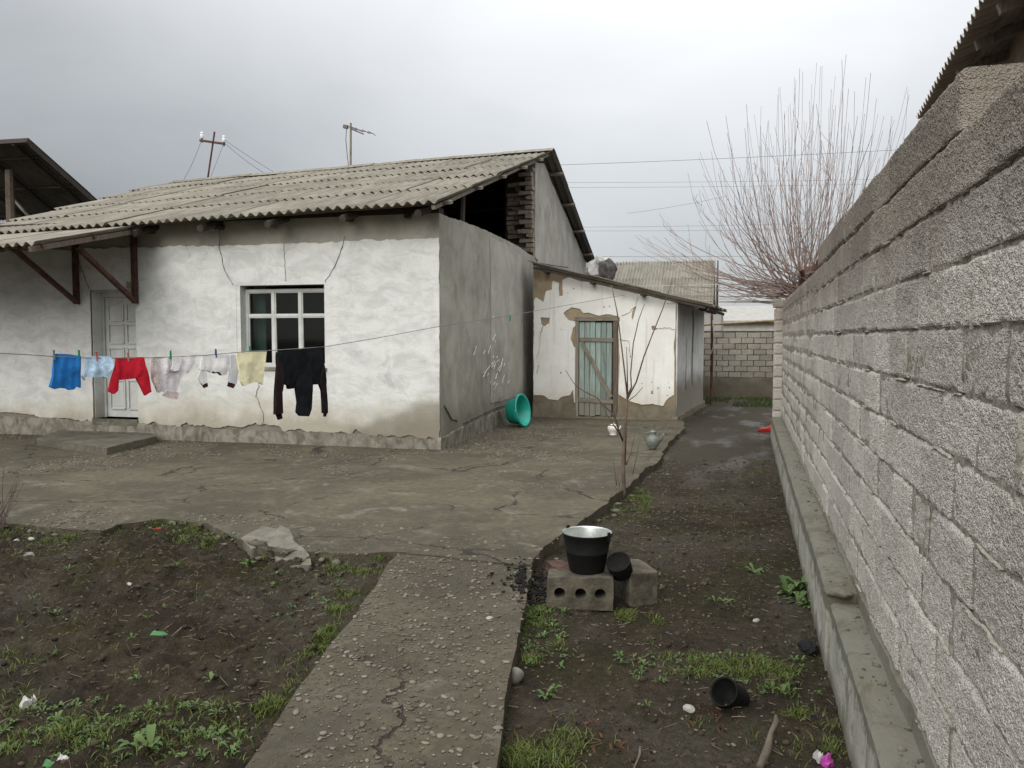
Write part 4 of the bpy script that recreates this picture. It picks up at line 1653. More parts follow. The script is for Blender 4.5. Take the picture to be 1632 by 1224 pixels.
def smear(t0, t1, z0, z1, wdt, seed):
    L = math.hypot(t1 - t0, z1 - z0)
    n = max(4, int(L / .008))
    m_ = 7
    f = np.linspace(0, 1, n)
    k = seed * 3.7
    half = wdt * (.35 + 1.1 * np.abs(fbm(f * L * 22 + k, f * 0 + k, seed, 3)) * 2) * np.clip(np.minimum(f, 1 - f) * 5, .05, 1)
    cen = wdt * 1.2 * fbm(f * L * 10 + k, f * 0 + k + 5, seed + 3, 3)
    dt, dz = (t1 - t0) / L, (z1 - z0) / L
    V = []
    for i in range(n):
        for j in range(m_):
            q = (j / (m_ - 1) * 2 - 1)
            o_ = cen[i] + q * half[i]
            hgt = .010 * (1 - q * q) * (.4 + float(vnoise(i * .45 + k, j * .7, seed))) - .004
            V.append(wp(t0 + (t1 - t0) * f[i] - dz * o_, LAT - hgt, z0 + (z1 - z0) * f[i] + dt * o_))
    F = [(i * m_ + j, i * m_ + j + 1, (i + 1) * m_ + j + 1, (i + 1) * m_ + j) for i in range(n - 1) for j in range(m_ - 1)]
    sm.add(V, F)


for k in range(75):
    t = 1.1 + 6.5 * rs.random() ** 1.5
    kk = rs.randint(0, 9)
    smear(t, t + rs.uniform(.05, .30), .33 + CH * kk, .33 + CH * kk + rs.gauss(0, .004), rs.uniform(.004, .010), k)
for k, (t, z0, z1) in enumerate(((1.98, 1.27, 1.43), (2.85, .92, 1.06), (1.72, .53, .69), (3.3, 1.46, 1.6), (2.4, 1.62, 1.75))):      # smeared upright joints
    smear(t, t + .006, z0, z1, .02, 300 + k)
sm.build('mortar_smears', MT['mortar_pale'], bwall, smooth=True, kind='stuff')
# concrete footing ledge
ft = thing('wall_footing', 'low wet-stained concrete ledge along the foot of the block wall', 'ledge', tuple(wp(5, .5, 0)))


def ledge(t0, t1, ztop, lat0, name):
    tt = np.arange(t0, t1 + .01, .06)
    prof = [(lat0 - .0, -.25), (lat0 - .006, .0), (lat0, ztop - .014), (lat0 + .014, ztop), (lat0 + .08, ztop + .004), (LAT + .03, ztop + .002), (LAT + .03, -.25)]
    m = len(prof)
    P = []
    for i, t in enumerate(tt):
        for j, (l, z) in enumerate(prof):
            P.append((t, l, z))
    P = np.array(P)
    nl = .016 * fbm(P[:, 0] * 2.5, P[:, 2] * 5 + P[:, 1] * 9, 501, 4) + .008 * fbm(P[:, 0] * 14, P[:, 2] * 14, 503, 2)
    nzv = .014 * fbm(P[:, 0] * 3, P[:, 1] * 9 + 5, 505, 4) * (P[:, 2] > 0)
    W = np.array([wp(t, l + a, z + b) for (t, l, z), a, b in zip(P, nl, nzv)])
    F = []
    for i in range(len(tt) - 1):
        for j in range(m):
            j2 = (j + 1) % m
            F.append((i * m + j, i * m + j2, (i + 1) * m + j2, (i + 1) * m + j))
    F2 = [tuple(range(m)), tuple((len(tt) - 1) * m + j for j in range(m))]
    MB().add(W, F + F2).build(name, MT['footing_concrete'], ft)


ledge(.3, 4.35, .262, .43, 'ledge')
ledge(4.38, T_END, .30, .42, 'ledge')
MB().rock(wp(4.36, .47, .31), (.075, .05, .022), 2, 8, .3).build('lump', MT['broken_concrete'], ft)
# cement fillet between ledge and first course
fl = MB()
tt = np.arange(.3, T_END, .05)
W = []
for t in tt:
    a = float(fbm(np.array([t * 4]), np.array([3.]), 511, 3)[0])
    W += [wp(t, LAT - .012 + a * .012, .262), wp(t, LAT - .006 + a * .01, .325 + a * .05), wp(t, LAT + .03, .35)]
F = []
for i in range(len(tt) - 1):
    for j in range(2):
        F.append((i * 3 + j, i * 3 + j + 1, i * 3 + j + 4, i * 3 + j + 3))
fl.add(W, F).build('fillet', MT['footing_concrete'], ft)
# end pier
pier = thing('end_pier', 'narrow block pier at the far end of the right wall', 'pier', tuple(wp(14.05, .5, 0)))
for k in range(12):
    o = bpy.data.objects.new('block', end_v[k % 3])
    COL.objects.link(o)
    o.parent = pier
    o.matrix_basis = Matrix.Translation(wp(14.0, .56, .02 + CH * k + CH / 2) - pier.location) @ Matrix.Rotation(-WA, 4, 'Z') @ Matrix.Diagonal((1.15, 1, 1, 1))
o.matrix_basis = Matrix.Translation(wp(14.0, .57, .02 + CH * 11 + CH / 2) - pier.location) @ Matrix.Rotation(-WA, 4, 'Z') @ Matrix.Diagonal((1.5, 1, .8, 1))
MB().box((-.10, .02, -.2), (.10, .17, 2.2), Matrix.Translation(wp(14.0, .565, 0)) @ Matrix.Rotation(-WA, 4, 'Z')).build('mortar', MT['mortar'], pier)

# ------------------------------------------------------------------ neighbour's eave above the wall
P1 = at(1475, 162, 8.8)
d2 = ray(1565, 0)
P2_ = _O + d2 * ((P1[2] - CAM_H) / d2[2])
nv = Vector(P1 - P2_)
nv.z = 0
nv.normalize()                                   # away from the camera
nside = Vector((nv.y, -nv.x, 0))                 # to the right
nb = thing('neighbour_house', 'neighbouring house behind the block wall with dark corrugated eave overhead', 'house', (P1[0] + 2, P1[1] - 2, 0))
n_o = Vector(P1) + nv * .7
n_x = -nv
n_y = (nside * 1.0 + UP * .36).normalized()
n_z = n_y.cross(n_x).normalized()
if n_z.z < 0:
    n_z = -n_z
for i in range(9):
    lay('roof_sheet', sheet(8, 3.2, 'eave_slate'), nb, n_o + n_x * (i * 1.05) + n_z * (.006 * (i % 2)), n_x, n_y, n_z)
for b in (.3, 1.2):
    MB().bar(n_o + n_y * b + n_z * -.06, n_o + n_y * b + n_z * -.06 + n_x * 9.3, .09, .06, n_z).build('purlin', MT['grey_wood'], nb)
for i in range(12):
    q = n_o + n_x * (.4 + i * .8) + n_z * -.14
    MB().bar(q + n_y * .05, q + n_y * 3, .06, .08, n_z).build('rafter', MT['grey_wood'], nb)
a = n_o + nside * .5
zt_ = a.z + .12
MB().add([(a.x, a.y, -.2), (a.x + n_x.x * 9.5, a.y + n_x.y * 9.5, -.2), (a.x + n_x.x * 9.5, a.y + n_x.y * 9.5, zt_), (a.x, a.y, zt_)] +
         [(p[0] + nside.x * .4, p[1] + nside.y * .4, p[2]) for p in ((a.x, a.y, -.2), (a.x + n_x.x * 9.5, a.y + n_x.y * 9.5, -.2), (a.x + n_x.x * 9.5, a.y + n_x.y * 9.5, zt_), (a.x, a.y, zt_))],
         [(0, 1, 2, 3), (7, 6, 5, 4), (0, 4, 5, 1), (1, 5, 6, 2), (2, 6, 7, 3), (3, 7, 4, 0)]).build('wall', MT['brown_wall'], nb)

# ------------------------------------------------------------------ far block wall closing the alley
fwall = thing('far_block_wall', 'low grey block wall with rough plinth closing the end of the alley', 'wall', (.6, 22.1, 0))
fx0, fx1 = -4.0, 3.2
plate('plinth', MT['far_plinth'], fwall, jag(np.array([(fx0, -.2), (fx1, -.2), (fx1, .55), (fx0, .55)]), .12, .02, 71, 3), (), .15, .25, front(22.0), lambda u, v: .05 * fbm(u * 2, v * 3, 131, 4))
fb = [MB().box((-.145, 0, -.066), (.145, .17, .066), wob=.006).mesh('block') for _ in range(6)]
for me in fb:
    me.materials.append(MT['far_block'])
for k in range(8):
    x = fx0 + (.155 if k % 2 else 0)
    while x < fx1:
        o = bpy.data.objects.new('block', random.choice(fb))
        COL.objects.link(o)
        o.parent = fwall
        o.matrix_basis = Matrix.Translation(Vector((x, 22.02 + random.uniform(-.01, .01), .625 + k * .146)) - fwall.location)
        x += .31
MB().box((fx0, 22.045, .5), (fx1, 22.17, 1.76)).build('mortar', MT['far_mortar'], fwall)
# trellis post and gas pipe
pp = onY(1133, 632, 20.5)
tp = MB().tube([(pp[0], 20.5, -.1), (pp[0] + .015, 20.5, 1.2), (pp[0] - .01, 20.5, 2.36)], .03, 8).build('trellis_post', MT['rusty_steel'])
tag(tp, 'thin rusty steel post standing at the end of the alley', 'post')
a, b = onY(1118, 518, 20.55), onY(1262, 509, 20.55)
gpipe = MB().tube([a - (b - a) * .5, a, b, b + (b - a) * 1.0], .028, 8).build('gas_pipe', MT['yellow_pipe'])
tag(gpipe, 'yellowish horizontal pipe crossing above the far block wall', 'pipe')
hz_ = MB().tube([(pp[0] + .02, 20.46, 2.0), (pp[0] + .05, 20.45, 1.6), (pp[0] + .04, 20.44, 1.35), (pp[0] - .01, 20.45, 1.2)], .012, 6).build('hose', MT['paper'])
tag(hz_, 'short pale hose hanging from the rusty steel post', 'hose')
# house beyond the shed
fh = thing('far_house', 'house beyond the shed with steep corrugated roof facing the yard', 'house', (-3, 39, 0))
q0, q1 = onY(1140, 417, 40.), onY(1136, 503, 36.)
o_ = Vector((q1[0], 36., q1[2]))
fy = (Vector((q0[0], 40., q0[2])) - o_)
fl_ = fy.length
fy.normalize()
fx = Vector((-1, 0, 0))
fz = fy.cross(fx).normalized()
if fz.z < 0:
    fz = -fz
roof_field(fh, o_, fx, fy, fz, lambda j: 56, 3, fl_ / 3.0, fl_ / 3.0 + .15, 'far_slate', .008, 6, .015)
fby = Vector((0, 4, -2.55)).normalized()
fbz = fx.cross(fby).normalized()
if fbz.z < 0:
    fbz = -fbz
roof_field(fh, Vector((q0[0], 40., q0[2])), fx, fby, fbz, lambda j: 56, 3, fl_ / 3.0, fl_ / 3.0 + .1, 'far_slate', .006, 6, -.01)
MB().add([(q0[0] - .12, 36.2, -.2), (q0[0] - .12, 43.8, -.2), (q0[0] - .12, 43.8, q1[2]), (q0[0] - .12, 40, q0[2] - .1), (q0[0] - .12, 36.2, q1[2])] + [(q0[0] - 8.2, 36.2, -.2), (q0[0] - 8.2, 43.8, -.2), (q0[0] - 8.2, 43.8, q1[2]), (q0[0] - 8.2, 40, q0[2] - .1), (q0[0] - 8.2, 36.2, q1[2])],
         [(0, 1, 2, 3, 4), (9, 8, 7, 6, 5), (0, 4, 9, 5), (1, 6, 7, 2)]).build('wall', MT['old_wood'], fh)
MB().bar((q1[0] + .12, 35.9, q1[2] - .05), (q0[0] + .12, 40, q0[2] - .03), .06, .2, fz).build('barge_board', MT['dark_wood'], fh)
MB().bar((q0[0] + .12, 40, q0[2] - .03), (q0[0] + .12, 44, q0[2] - 2.6), .06, .2, fbz).build('barge_board', MT['dark_wood'], fh)
# pale house far behind the alley wall
wh = thing('pale_house', 'distant pale low building behind the alley wall and pipe', 'house', (3, 52, 0))
zz1 = onY(1180, 489, 52)[2]
m = MB().box((-1.5, 52, -.2), (9, 60, zz1 - .9)).build('wall', MT['cream_wall'], wh)
MB().add([(-1.9, 51.4, zz1 - .85), (9.4, 51.4, zz1 - .85), (9.4, 56, zz1 + .2), (-1.9, 56, zz1 + .2), (-1.9, 51.4, zz1 - .95), (9.4, 51.4, zz1 - .95), (9.4, 56, zz1 + .1), (-1.9, 56, zz1 + .1)],
         [(0, 1, 2, 3), (7, 6, 5, 4), (0, 4, 5, 1), (1, 5, 6, 2), (2, 6, 7, 3), (3, 7, 4, 0)]).build('roof', MT['pale_roof'], wh)
gate = thing('white_gate', 'white painted metal sheet panel standing behind the alley wall', 'fence panel', (-.1, 23.4, 0))
a, b = onY(1122, 528, 23.4), onY(1150, 498, 23.4)
MB().box((a[0] - .3, 23.4, 0), (b[0], 23.43, b[2])).build('panel', MT['pale_roof'], gate)
MB().box((a[0] - .3, 23.37, b[2]), (b[0] + .02, 23.46, b[2] + .05)).box((b[0], 23.37, 0), (b[0] + .05, 23.46, b[2] - .001)).build('frame', MT['wire_grey'], gate)

# ------------------------------------------------------------------ open barn far left
barn = thing('open_barn', 'dark open-sided barn roof on timber posts rising behind the house', 'barn', (-23, 22, 0))
ap = onY(45, 222, 21.)
lo = onX(156, 321, ap[0])
b_o = Vector(ap)
b_y = (Vector(lo) - b_o)
bl = b_y.length
b_y.normalize()
b_x = Vector((-1, 0, 0.01)).normalized()
b_z = b_x.cross(b_y).normalized()
if b_z.z < 0:
    b_z = -b_z
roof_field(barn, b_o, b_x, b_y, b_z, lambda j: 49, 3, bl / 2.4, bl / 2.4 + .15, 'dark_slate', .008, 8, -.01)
MB().bar(b_o + b_z * -.08 - b_x * .05, b_o + b_z * -.08 + b_x * 7.4, .12, .16, b_z).build('ridge_beam', MT['dark_wood'], barn)
MB().bar(b_o + b_z * -.09 + b_x * .02, b_o + b_y * bl * 1.2 + b_z * -.09 + b_x * .02, .05, .16, b_z).build('barge_board', MT['dark_wood'], barn)
for k in range(4):
    MB().bar(b_o + b_y * (.8 + 1.5 * k) + b_z * -.06, b_o + b_y * (.8 + 1.5 * k) + b_z * -.06 + b_x * 7.3, .07, .06, b_z).build('purlin', MT['dark_wood'], barn)
for k in range(5):
    q = b_o + b_x * (.5 + 1.5 * k) + b_z * -.15
    MB().tube([q, q + b_y * bl * 1.2], .06, 6).build('rafter', MT['dark_wood'], barn)


def barn_z(y):
    return b_o.z + (y - b_o.y) * b_y.z / b_y.y


for (px, py, Y, r) in ((14, 300, 22.0, .13), (86, 315, 24.2, .09)):
    q = onY(px, py, Y)
    MB().tube([(q[0], Y, 0), (q[0] + .05, Y, barn_z(Y) - .15)], [r * 1.1, r], 8).build('post', MT['old_wood'], barn)
q0, q1 = onY(22, 318, 22.6), onY(52, 352, 22.6)
MB().bar(q0, q1, .07, .07, (0, 1, 0)).build('brace', MT['grey_wood'], barn)
q0, q1 = onY(42, 300, 24.), onY(95, 293, 24.)
MB().bar(q0, q1, .08, .09, (0, 1, 0)).build('tie_beam', MT['grey_wood'], barn)
MB().box((ap[0] - 7, 29.5, 0), (ap[0] - .1, 29.7, barn_z(27.5))).build('back_wall', MT['attic_clay'], barn)

# ------------------------------------------------------------------ roof mast, aerial, overhead wires
MY = 18.35
q = {k: Vector(onY(*v, MY)) for k, v in dict(b=(330, 292), t=(342, 210), l=(322, 224), r=(357, 230)).items()}
mast = thing('power_mast', 'leaning service mast with crossbar and two white insulators above the roof ridge', 'mast', tuple(q['b']))
MB().tube([q['b'] - Vector((.1, 0, 1.2)), q['b'], q['t']], .022, 8).build('pole', MT['rusty_steel'], mast)
MB().bar(q['l'] - Vector((.04, 0.03, 0)), q['r'] + Vector((.04, -.03, 0)), .05, .05).build('crossbar', MT['rusty_steel'], mast)
for k in 'lr':
    p = q[k]
    pin = MB().tube([p - Vector((0, 0, .05)), p + Vector((0, 0, .09))], .016, 6).build('pin', MT['rusty_steel'], mast)
    MB().lathe([(.0, .05), (.035, .05), (.045, .07), (.04, .10), (.048, .115), (.045, .14), (.032, .15), (.03, .165), (.042, .175), (.040, .20), (.02, .215), (0, .218)], 12, Matrix.Translation(p)).build('insulator', MT['porcelain'], mast, smooth=True)


def wire(name, label, a, b, sag, r, mat='wire_grey', group=None, n=14, cat='wire'):
    a, b = Vector(a), Vector(b)
    pts = []
    for i in range(n + 1):
        t = i / n
        pts.append(a.lerp(b, t) - Vector((0, 0, sag * 4 * t * (1 - t))))
    o = MB().tube(pts, r, 4).build(name, MT[mat])
    return tag(o, label, cat, group)


wire('service_wire', 'thin wire drooping from the left insulator to the roof', q['l'] + Vector((0, 0, .05)), onY(288, 293, 18.2), .10, .006)
wire('service_wire', 'thin wire from the right insulator down beside the mast', q['r'] + Vector((0, 0, .05)), onY(334, 286, 18.2), .02, .006)
wire('service_wire', 'upper thin wire running right from the mast down behind the ridge', q['r'] + Vector((.03, 0, .1)), onY(446, 280, 20.), .02, .005)
wire('service_wire', 'lower thin wire running right from the mast down behind the ridge', q['r'] + Vector((.03, 0, .02)), onY(430, 281, 20.5), .05, .005)
q = {k: Vector(onY(*v, MY)) for k, v in dict(b=(558, 272), t=(559, 196), n=(557, 203)).items()}
aer = thing('aerial', 'television aerial on a slim mast above the roof ridge', 'aerial', tuple(q['b']))
MB().tube([q['b'] - Vector((0, 0, 1.0)), q['t']], .026, 8).build('mast', MT['grey_wood'], aer)
MB().box((-.075, -.04, -.04), (.035, .04, .04), Matrix.Translation(q['n'] + Vector((-.05, -.06, 0))) @ Matrix.Rotation(.2, 4, 'Y')).build('clamp_box', MT['antenna_metal'], aer)
e1, e2 = Vector(onY(595, 213, MY - .1)), Vector(onY(580, 214, MY + .2))
MB().tube([q['n'], e1], .010, 5).build('boom', MT['antenna_metal'], aer)
MB().tube([q['n'] + Vector((0, .04, -.02)), e2], .014, 5).tube([q['n'] + Vector((0, .05, .03)), e2 + Vector((-.02, 0, .06))], .01, 5).build('boom', MT['antenna_metal'], aer)
for t in (.15, .4, .7, .95):
    c = q['n'].lerp(e1, t)
    MB().tube([c - Vector((0, .22, 0)), c + Vector((0, .22, 0))], .006, 4).build('element', MT['antenna_metal'], aer)
MB().tube([q['n'] + Vector((-.05, -.06, -.03)), q['n'] + Vector((-.07, -.06, -.3)), q['n'] + Vector((-.04, -.05, -.7)), q['b'] + Vector((-.03, -.04, .2)), q['b'] + Vector((-.01, -.03, -.3))], .008, 5).build('cable', MT['wire_dark'], aer)
for k, (a, b, lab) in enumerate((((860, 264), (1480, 236), 'topmost overhead wire crossing the sky behind the bare tree'), ((870, 291), (1480, 284), 'second overhead wire crossing the sky behind the bare tree'),
                                 ((890, 299), (1480, 291), 'third overhead wire, close under the second one'), ((930, 362), (1420, 352), 'faint overhead wire just above the far corrugated roof'),
                                 ((930, 368), (1420, 362), 'faint lower wire paired above the far corrugated roof'), ((950, 409), (1420, 404), 'thick dark wire grazing the far roof ridge'),
                                 ((1000, 340), (1160, 312), 'slanting thin wire rising towards the bare tree'))):
    t = 34 if k < 6 else 30
    wire('overhead_wire', lab, at(*a, t), at(*b, t + 3), .05, (.010 if k in (0, 5) else .0065), 'wire_grey', 'overhead wires')
a, b = onY(1000, 456, 19.8), onY(1252, 449, 19.8)
wire('pale_cable', 'pale cable strung from the shed roof towards the bare tree', a, b, .02, .012, 'paper')

# ------------------------------------------------------------------ bare tree at the end of the wall
TX, TY = 1.55, 16.2
tree = thing('bare_tree', 'leafless pollarded tree with a fan of long reddish shoots behind the wall end', 'tree', (TX, TY, -.1))
MB().tube([(TX + .05, TY, -.2), (TX, TY, 1.0), (TX - .05, TY, 1.9), (TX, TY, 2.5), (TX + .05, TY, 2.9)], [.20, .17, .17, .2, .12], 10).build('trunk', MT['bark'], tree, smooth=True)
head = Vector((TX - .05, TY, 2.5))
rs = random.Random(31)
limb = MB()
cr = MB()


def shoot(p0, tip, r0, bend, depth=0):
    """one long whip: leaves outwards, turns up towards its tip"""
    n = 9 if depth == 0 else 6
    dv = tip - p0
    c = p0 + Vector((dv.x * bend, dv.y * bend, dv.z * (1 - bend) * .55))
    w1, w2 = rs.gauss(0, .10), rs.gauss(0, .10)
    pts, rad = [], []
    for i in range(n + 1):
        t = i / n
        q_ = p0 * (1 - t) ** 2 + c * (2 * t * (1 - t)) + tip * t * t
        q_ = q_ + Vector((math.sin(t * 7 + w1 * 60) * w1, math.sin(t * 6 + w2 * 60) * w2, 0)) * t * (.6 if depth == 0 else .3) + Vector((rs.gauss(0, .008), rs.gauss(0, .008), 0))
        pts.append(q_)
        rad.append(max(.0034, r0 * (1 - t) ** .75))
    cr.tube(pts, rad, 4, False)
    if depth < 2:
        L = dv.length
        for k in range(rs.randint(1, 3) if depth == 0 else rs.randint(0, 1)):
            i = rs.randint(1, n - 2)
            t = i / n
            along = (pts[i + 1] - pts[i]).normalized()
            out_ = Vector((rs.gauss(0, .38), rs.gauss(0, .38), rs.uniform(.0, .35)))
            tp_ = pts[i] + (along + out_) * (L * (1 - t) * rs.uniform(.35, .85))
            shoot(pts[i], tp_, rad[i] * .7, .6, depth + 1)


for k in range(14):                                   # knuckled limbs of the pollard head
    a = rs.uniform(0, 6.28)
    d = Vector((math.cos(a), math.sin(a) * .8, rs.uniform(-.1, .7))).normalized()
    pts = [head + Vector((0, 0, rs.uniform(-.35, .2)))]
    for i in range(4):
        pts.append(pts[-1] + (d + Vector((rs.gauss(0, .2), rs.gauss(0, .2), .1))) * .16)
    limb.tube(pts, [.075, .06, .05, .045, .035], 6)
limb.build('limbs', MT['bark'], tree)
def env(x):
    return float(np.interp(x, [-3.5, -2.6, -1.9, -1.3, -.5, .1, 1.0, 1.8, 2.6], [1.1, 2.0, 2.75, 3.15, 3.7, 4.1, 3.9, 3.5, 2.3]))


for k in range(108):
    x = rs.gauss(-.05, 1.35)
    if x < -3.4 or x > 2.6:
        x = rs.uniform(-1, 1)
    h = env(x) * (1 - .62 * rs.random() ** 1.6)
    st_ = head + Vector((rs.gauss(0, .14), rs.gauss(0, .14), rs.uniform(-.35, .3)))
    shoot(st_, head + Vector((x, rs.gauss(0, .75), h)), rs.uniform(.008, .0155), rs.uniform(.6, 1.0))
for k in range(40):                                    # low arching shoots, mostly towards the yard
    x = -rs.uniform(.9, 3.3)
    h = rs.uniform(-.25, 1.0) * min(1.2, env(x))
    shoot(head + Vector((rs.gauss(-.1, .12), rs.gauss(0, .14), rs.uniform(-.35, .1))), head + Vector((x, rs.gauss(0, .5), h)), rs.uniform(.0075, .013), rs.uniform(.45, .75))
cr.build('crown', MT['shoot_bark'], tree)

# ------------------------------------------------------------------ washing line
A = np.array([-1.85, 15.90, 0.])
Dl = np.array([-1.9, -5.23, 0.])
Dl /= np.linalg.norm(Dl)
Nl = np.array([-Dl[1], Dl[0], 0.])


def on_line(px, py):
    r = ray(px, py)
    return _O + r * (((A - _O) @ Nl) / (r @ Nl))


knots = [(-60, 560), (0, 563), (40, 565), (85, 568), (130, 570), (205, 571), (270, 569), (330, 566), (397, 560), (440, 558), (515, 553), (600, 539), (690, 522), (813, 503), (900, 487), (995, 470)]
pts = [on_line(*k) for k in knots]
pts = [pts[0] + (pts[0] - pts[1]) * 3] + pts
wl = MB().tube(pts, .0042, 5).build('clothesline', MT['wire_grey'])
tag(wl, 'thin sagging wire clothesline strung across the yard to the shed', 'clothesline')
lp = pts[0]
post = MB().tube([(lp[0], lp[1], -.2), (lp[0] + .02, lp[1], lp[2] + .15)], .04, 8).build('line_post', MT['old_wood'])
tag(post, 'wooden post holding the left end of the clothesline', 'post')

VLINE = [(on_line(*k)) for k in knots]
LU = np.array([Dl[0], Dl[1]])                          # horizontal axis of the hanging plane (towards camera-left)


def uv_of(px, py):
    p = on_line(px, py)
    return (float((p[:2] - A[:2]) @ LU), float(p[2]))


def line_z(u):
    us = np.array([float((p[:2] - A[:2]) @ LU) for p in VLINE])[::-1]
    zs = np.array([p[2] for p in VLINE])[::-1]
    return np.interp(u, us, zs)


def hang(off=0.0):
    def f(u, v, w):
        return (A[0] + LU[0] * u + Nl[0] * (w + off), A[1] + LU[1] * u + Nl[1] * (w + off), v)
    return f


SGN = 1.0 if (Nl @ (_O - A)) > 0 else -1.0             # +1 when the plane normal faces the camera


def za(L):
    return [uv_of(60 + a / 5.829, 540 + b / 5.829) for a, b in L]


def zb(L):
    return [uv_of(300 + a / 5.829, 540 + b / 5.829) for a, b in L]


def garment(name, mat, parent, poly, seed, thick=.018, fold=.012, freq=9.0, off=0.0, spacing=.02, label=None):
    P = resample(np.array(poly), .02)
    ztop = P[:, 1].max()

    def front_d(u, v):
        k = np.clip((ztop - v) / .12, .15, 1.0)
        return SGN * (thick * .5 * k + fold * 3.2 * fbm(u * freq * 1.3 + v * 1.5, v * 1.6 + u, seed, 3) * k + .010 * fbm(u * 26, v * 15 + u * 9, seed + 4, 2) * k + off)

    def back_d(u, v):
        k = np.clip((ztop - v) / .12, .15, 1.0)
        return SGN * (-thick * .5 * k + fold * 1.4 * fbm(u * freq + 3, v * 1.6, seed + 1, 3) * k + off - .004)
    me = plate_mesh(name, P, (), spacing, thick, hang(), front_d, seed, True, back_d)
    return link(name, me, MT[mat], parent, None, label)


def base_of(poly):
    u = np.mean([p[0] for p in poly])
    z = max(p[1] for p in poly)
    return (A[0] + LU[0] * u, A[1] + LU[1] * u, z)


blue = za([(150, 150), (170, 138), (285, 142), (402, 160), (398, 300), (398, 455), (362, 440), (335, 470), (290, 476), (268, 464), (210, 455), (165, 467), (114, 447), (128, 400), (145, 350), (150, 250)])
o = garment('blue_garment', 'blue_cloth', None, blue, 1, .035, .02, 14)
tag(o, 'bright blue wrinkled garment with frilled hem, leftmost on the clothesline', 'garment')
sky_ = za([(445, 165), (560, 158), (675, 165), (695, 200), (690, 260), (665, 300), (655, 345), (640, 367), (600, 350), (540, 357), (450, 352), (440, 385), (412, 352), (435, 320), (445, 280)])
o = garment('blue_cloth', 'sky_cloth', None, sky_, 2, .03, .02, 18)
tag(o, 'pale light-blue folded cloth pegged beside the bright blue garment', 'cloth')
body = za([(722, 175), (820, 172), (915, 171), (986, 168), (985, 260), (960, 330), (912, 352), (905, 368), (770, 382), (752, 352), (738, 345), (722, 300)])
red = thing('sweater', 'red long-sleeved sweater folded over the clothesline before the door', 'sweater', base_of(body))
garment('body', 'red_cloth', red, body, 3, .035, .016, 8)
garment('sleeve', 'red_cloth', red, za([(722, 185), (742, 200), (742, 350), (735, 480), (700, 512), (652, 487), (680, 370), (712, 260)]), 4, .03, .012, 8, .012)
garment('sleeve', 'red_cloth', red, za([(945, 200), (984, 170), (992, 245), (1025, 350), (1044, 490), (990, 526), (965, 470), (905, 352), (930, 300)]), 5, .03, .012, 8, .012)
b2 = za([(1050, 170), (1180, 175), (1240, 165), (1360, 160), (1482, 155), (1475, 190), (1440, 250), (1400, 310), (1350, 335), (1325, 380), (1300, 480), (1292, 520), (1210, 505), (1165, 490), (1112, 500), (1060, 380), (1052, 270)])
lace = thing('lace_garment', 'white lace-trimmed garment draped in slanting folds on the clothesline', 'garment', base_of(b2))
garment('cloth', 'lace_cloth', lace, b2, 6, .03, .026, 14)
garment('trim', 'lace_trim', lace, za([(1178, 488), (1210, 484), (1302, 500), (1287, 562), (1200, 546), (1150, 526)]), 7, .02, .014, 22, .016)
garment('trim', 'lace_trim', lace, za([(1052, 175), (1082, 180), (1100, 330), (1130, 420), (1116, 500), (1075, 400), (1056, 300)]), 8, .012, .01, 22, .018)
garment('fold', 'lace_cloth', lace, za([(1240, 170), (1320, 165), (1330, 200), (1300, 290), (1260, 300), (1225, 292), (1245, 240)]), 9, .02, .016, 20, .022)
b3 = zb([(130, 158), (250, 152), (386, 150), (386, 270), (340, 335), (300, 340), (270, 306), (205, 312), (165, 290), (105, 290), (112, 240)])
wsh = thing('white_shirt', 'off-white shirt with dark maroon cuffs hung between the lace garment and yellow towel', 'shirt', base_of(b3))
garment('body', 'offwhite_cloth', wsh, b3, 10, .03, .016, 14)
garment('sleeve', 'offwhite_cloth', wsh, zb([(110, 278), (165, 290), (168, 405), (122, 428), (88, 362), (98, 320)]), 11, .025, .012, 14, .01)
garment('sleeve', 'pale_sleeve', wsh, zb([(386, 152), (432, 148), (455, 280), (440, 420), (370, 406), (386, 280)]), 12, .025, .01, 14, .008)
garment('cuff', 'maroon_cloth', wsh, zb([(120, 426), (170, 404), (177, 440), (141, 457)]), 13, .03, .004, 14, .012)
garment('cuff', 'maroon_cloth', wsh, zb([(368, 404), (434, 424), (412, 458), (358, 440)]), 14, .03, .004, 14, .010)
garment('collar', 'maroon_cloth', wsh, zb([(202, 312), (230, 298), (270, 303), (300, 338), (285, 338), (262, 318), (225, 322)]), 15, .02, .004, 14, .022)
o = garment('towel', 'cream_cloth', None, zb([(430, 135), (570, 120), (712, 118), (697, 200), (684, 300), (672, 425), (640, 405), (600, 400), (555, 412), (490, 436), (468, 400), (455, 300), (440, 210)]), 16, .025, .014, 9, .03)
tag(o, 'pale yellow towel with ragged hem pegged left of the window', 'towel')
b5 = zb([(820, 125), (930, 112), (1040, 95), (1240, 75), (1244, 200), (1222, 365), (1200, 422), (1130, 426), (1090, 455), (985, 458), (925, 466), (917, 430), (868, 420), (858, 360), (822, 240)])
hood = thing('hoodie', 'black hooded sweatshirt folded over the clothesline before the window', 'hoodie', base_of(b5))
garment('body', 'black_cloth', hood, b5, 17, .045, .02, 7, 0, .025)
garment('hood', 'black_cloth', hood, zb([(985, 440), (1010, 350), (1070, 335), (1130, 345), (1130, 480), (1116, 650), (1088, 718), (1030, 716), (1000, 682), (1008, 590)]), 18, .05, .02, 8, .02, .025)
garment('sleeve', 'brown_black_cloth', hood, zb([(822, 160), (850, 230), (866, 300), (866, 420), (850, 500), (858, 690), (790, 702), (795, 500), (808, 300)]), 19, .04, .014, 8, .018, .025)
garment('cuff', 'brown_black_cloth', hood, zb([(800, 698), (858, 688), (863, 738), (824, 752)]), 20, .03, .004, 8, .02)
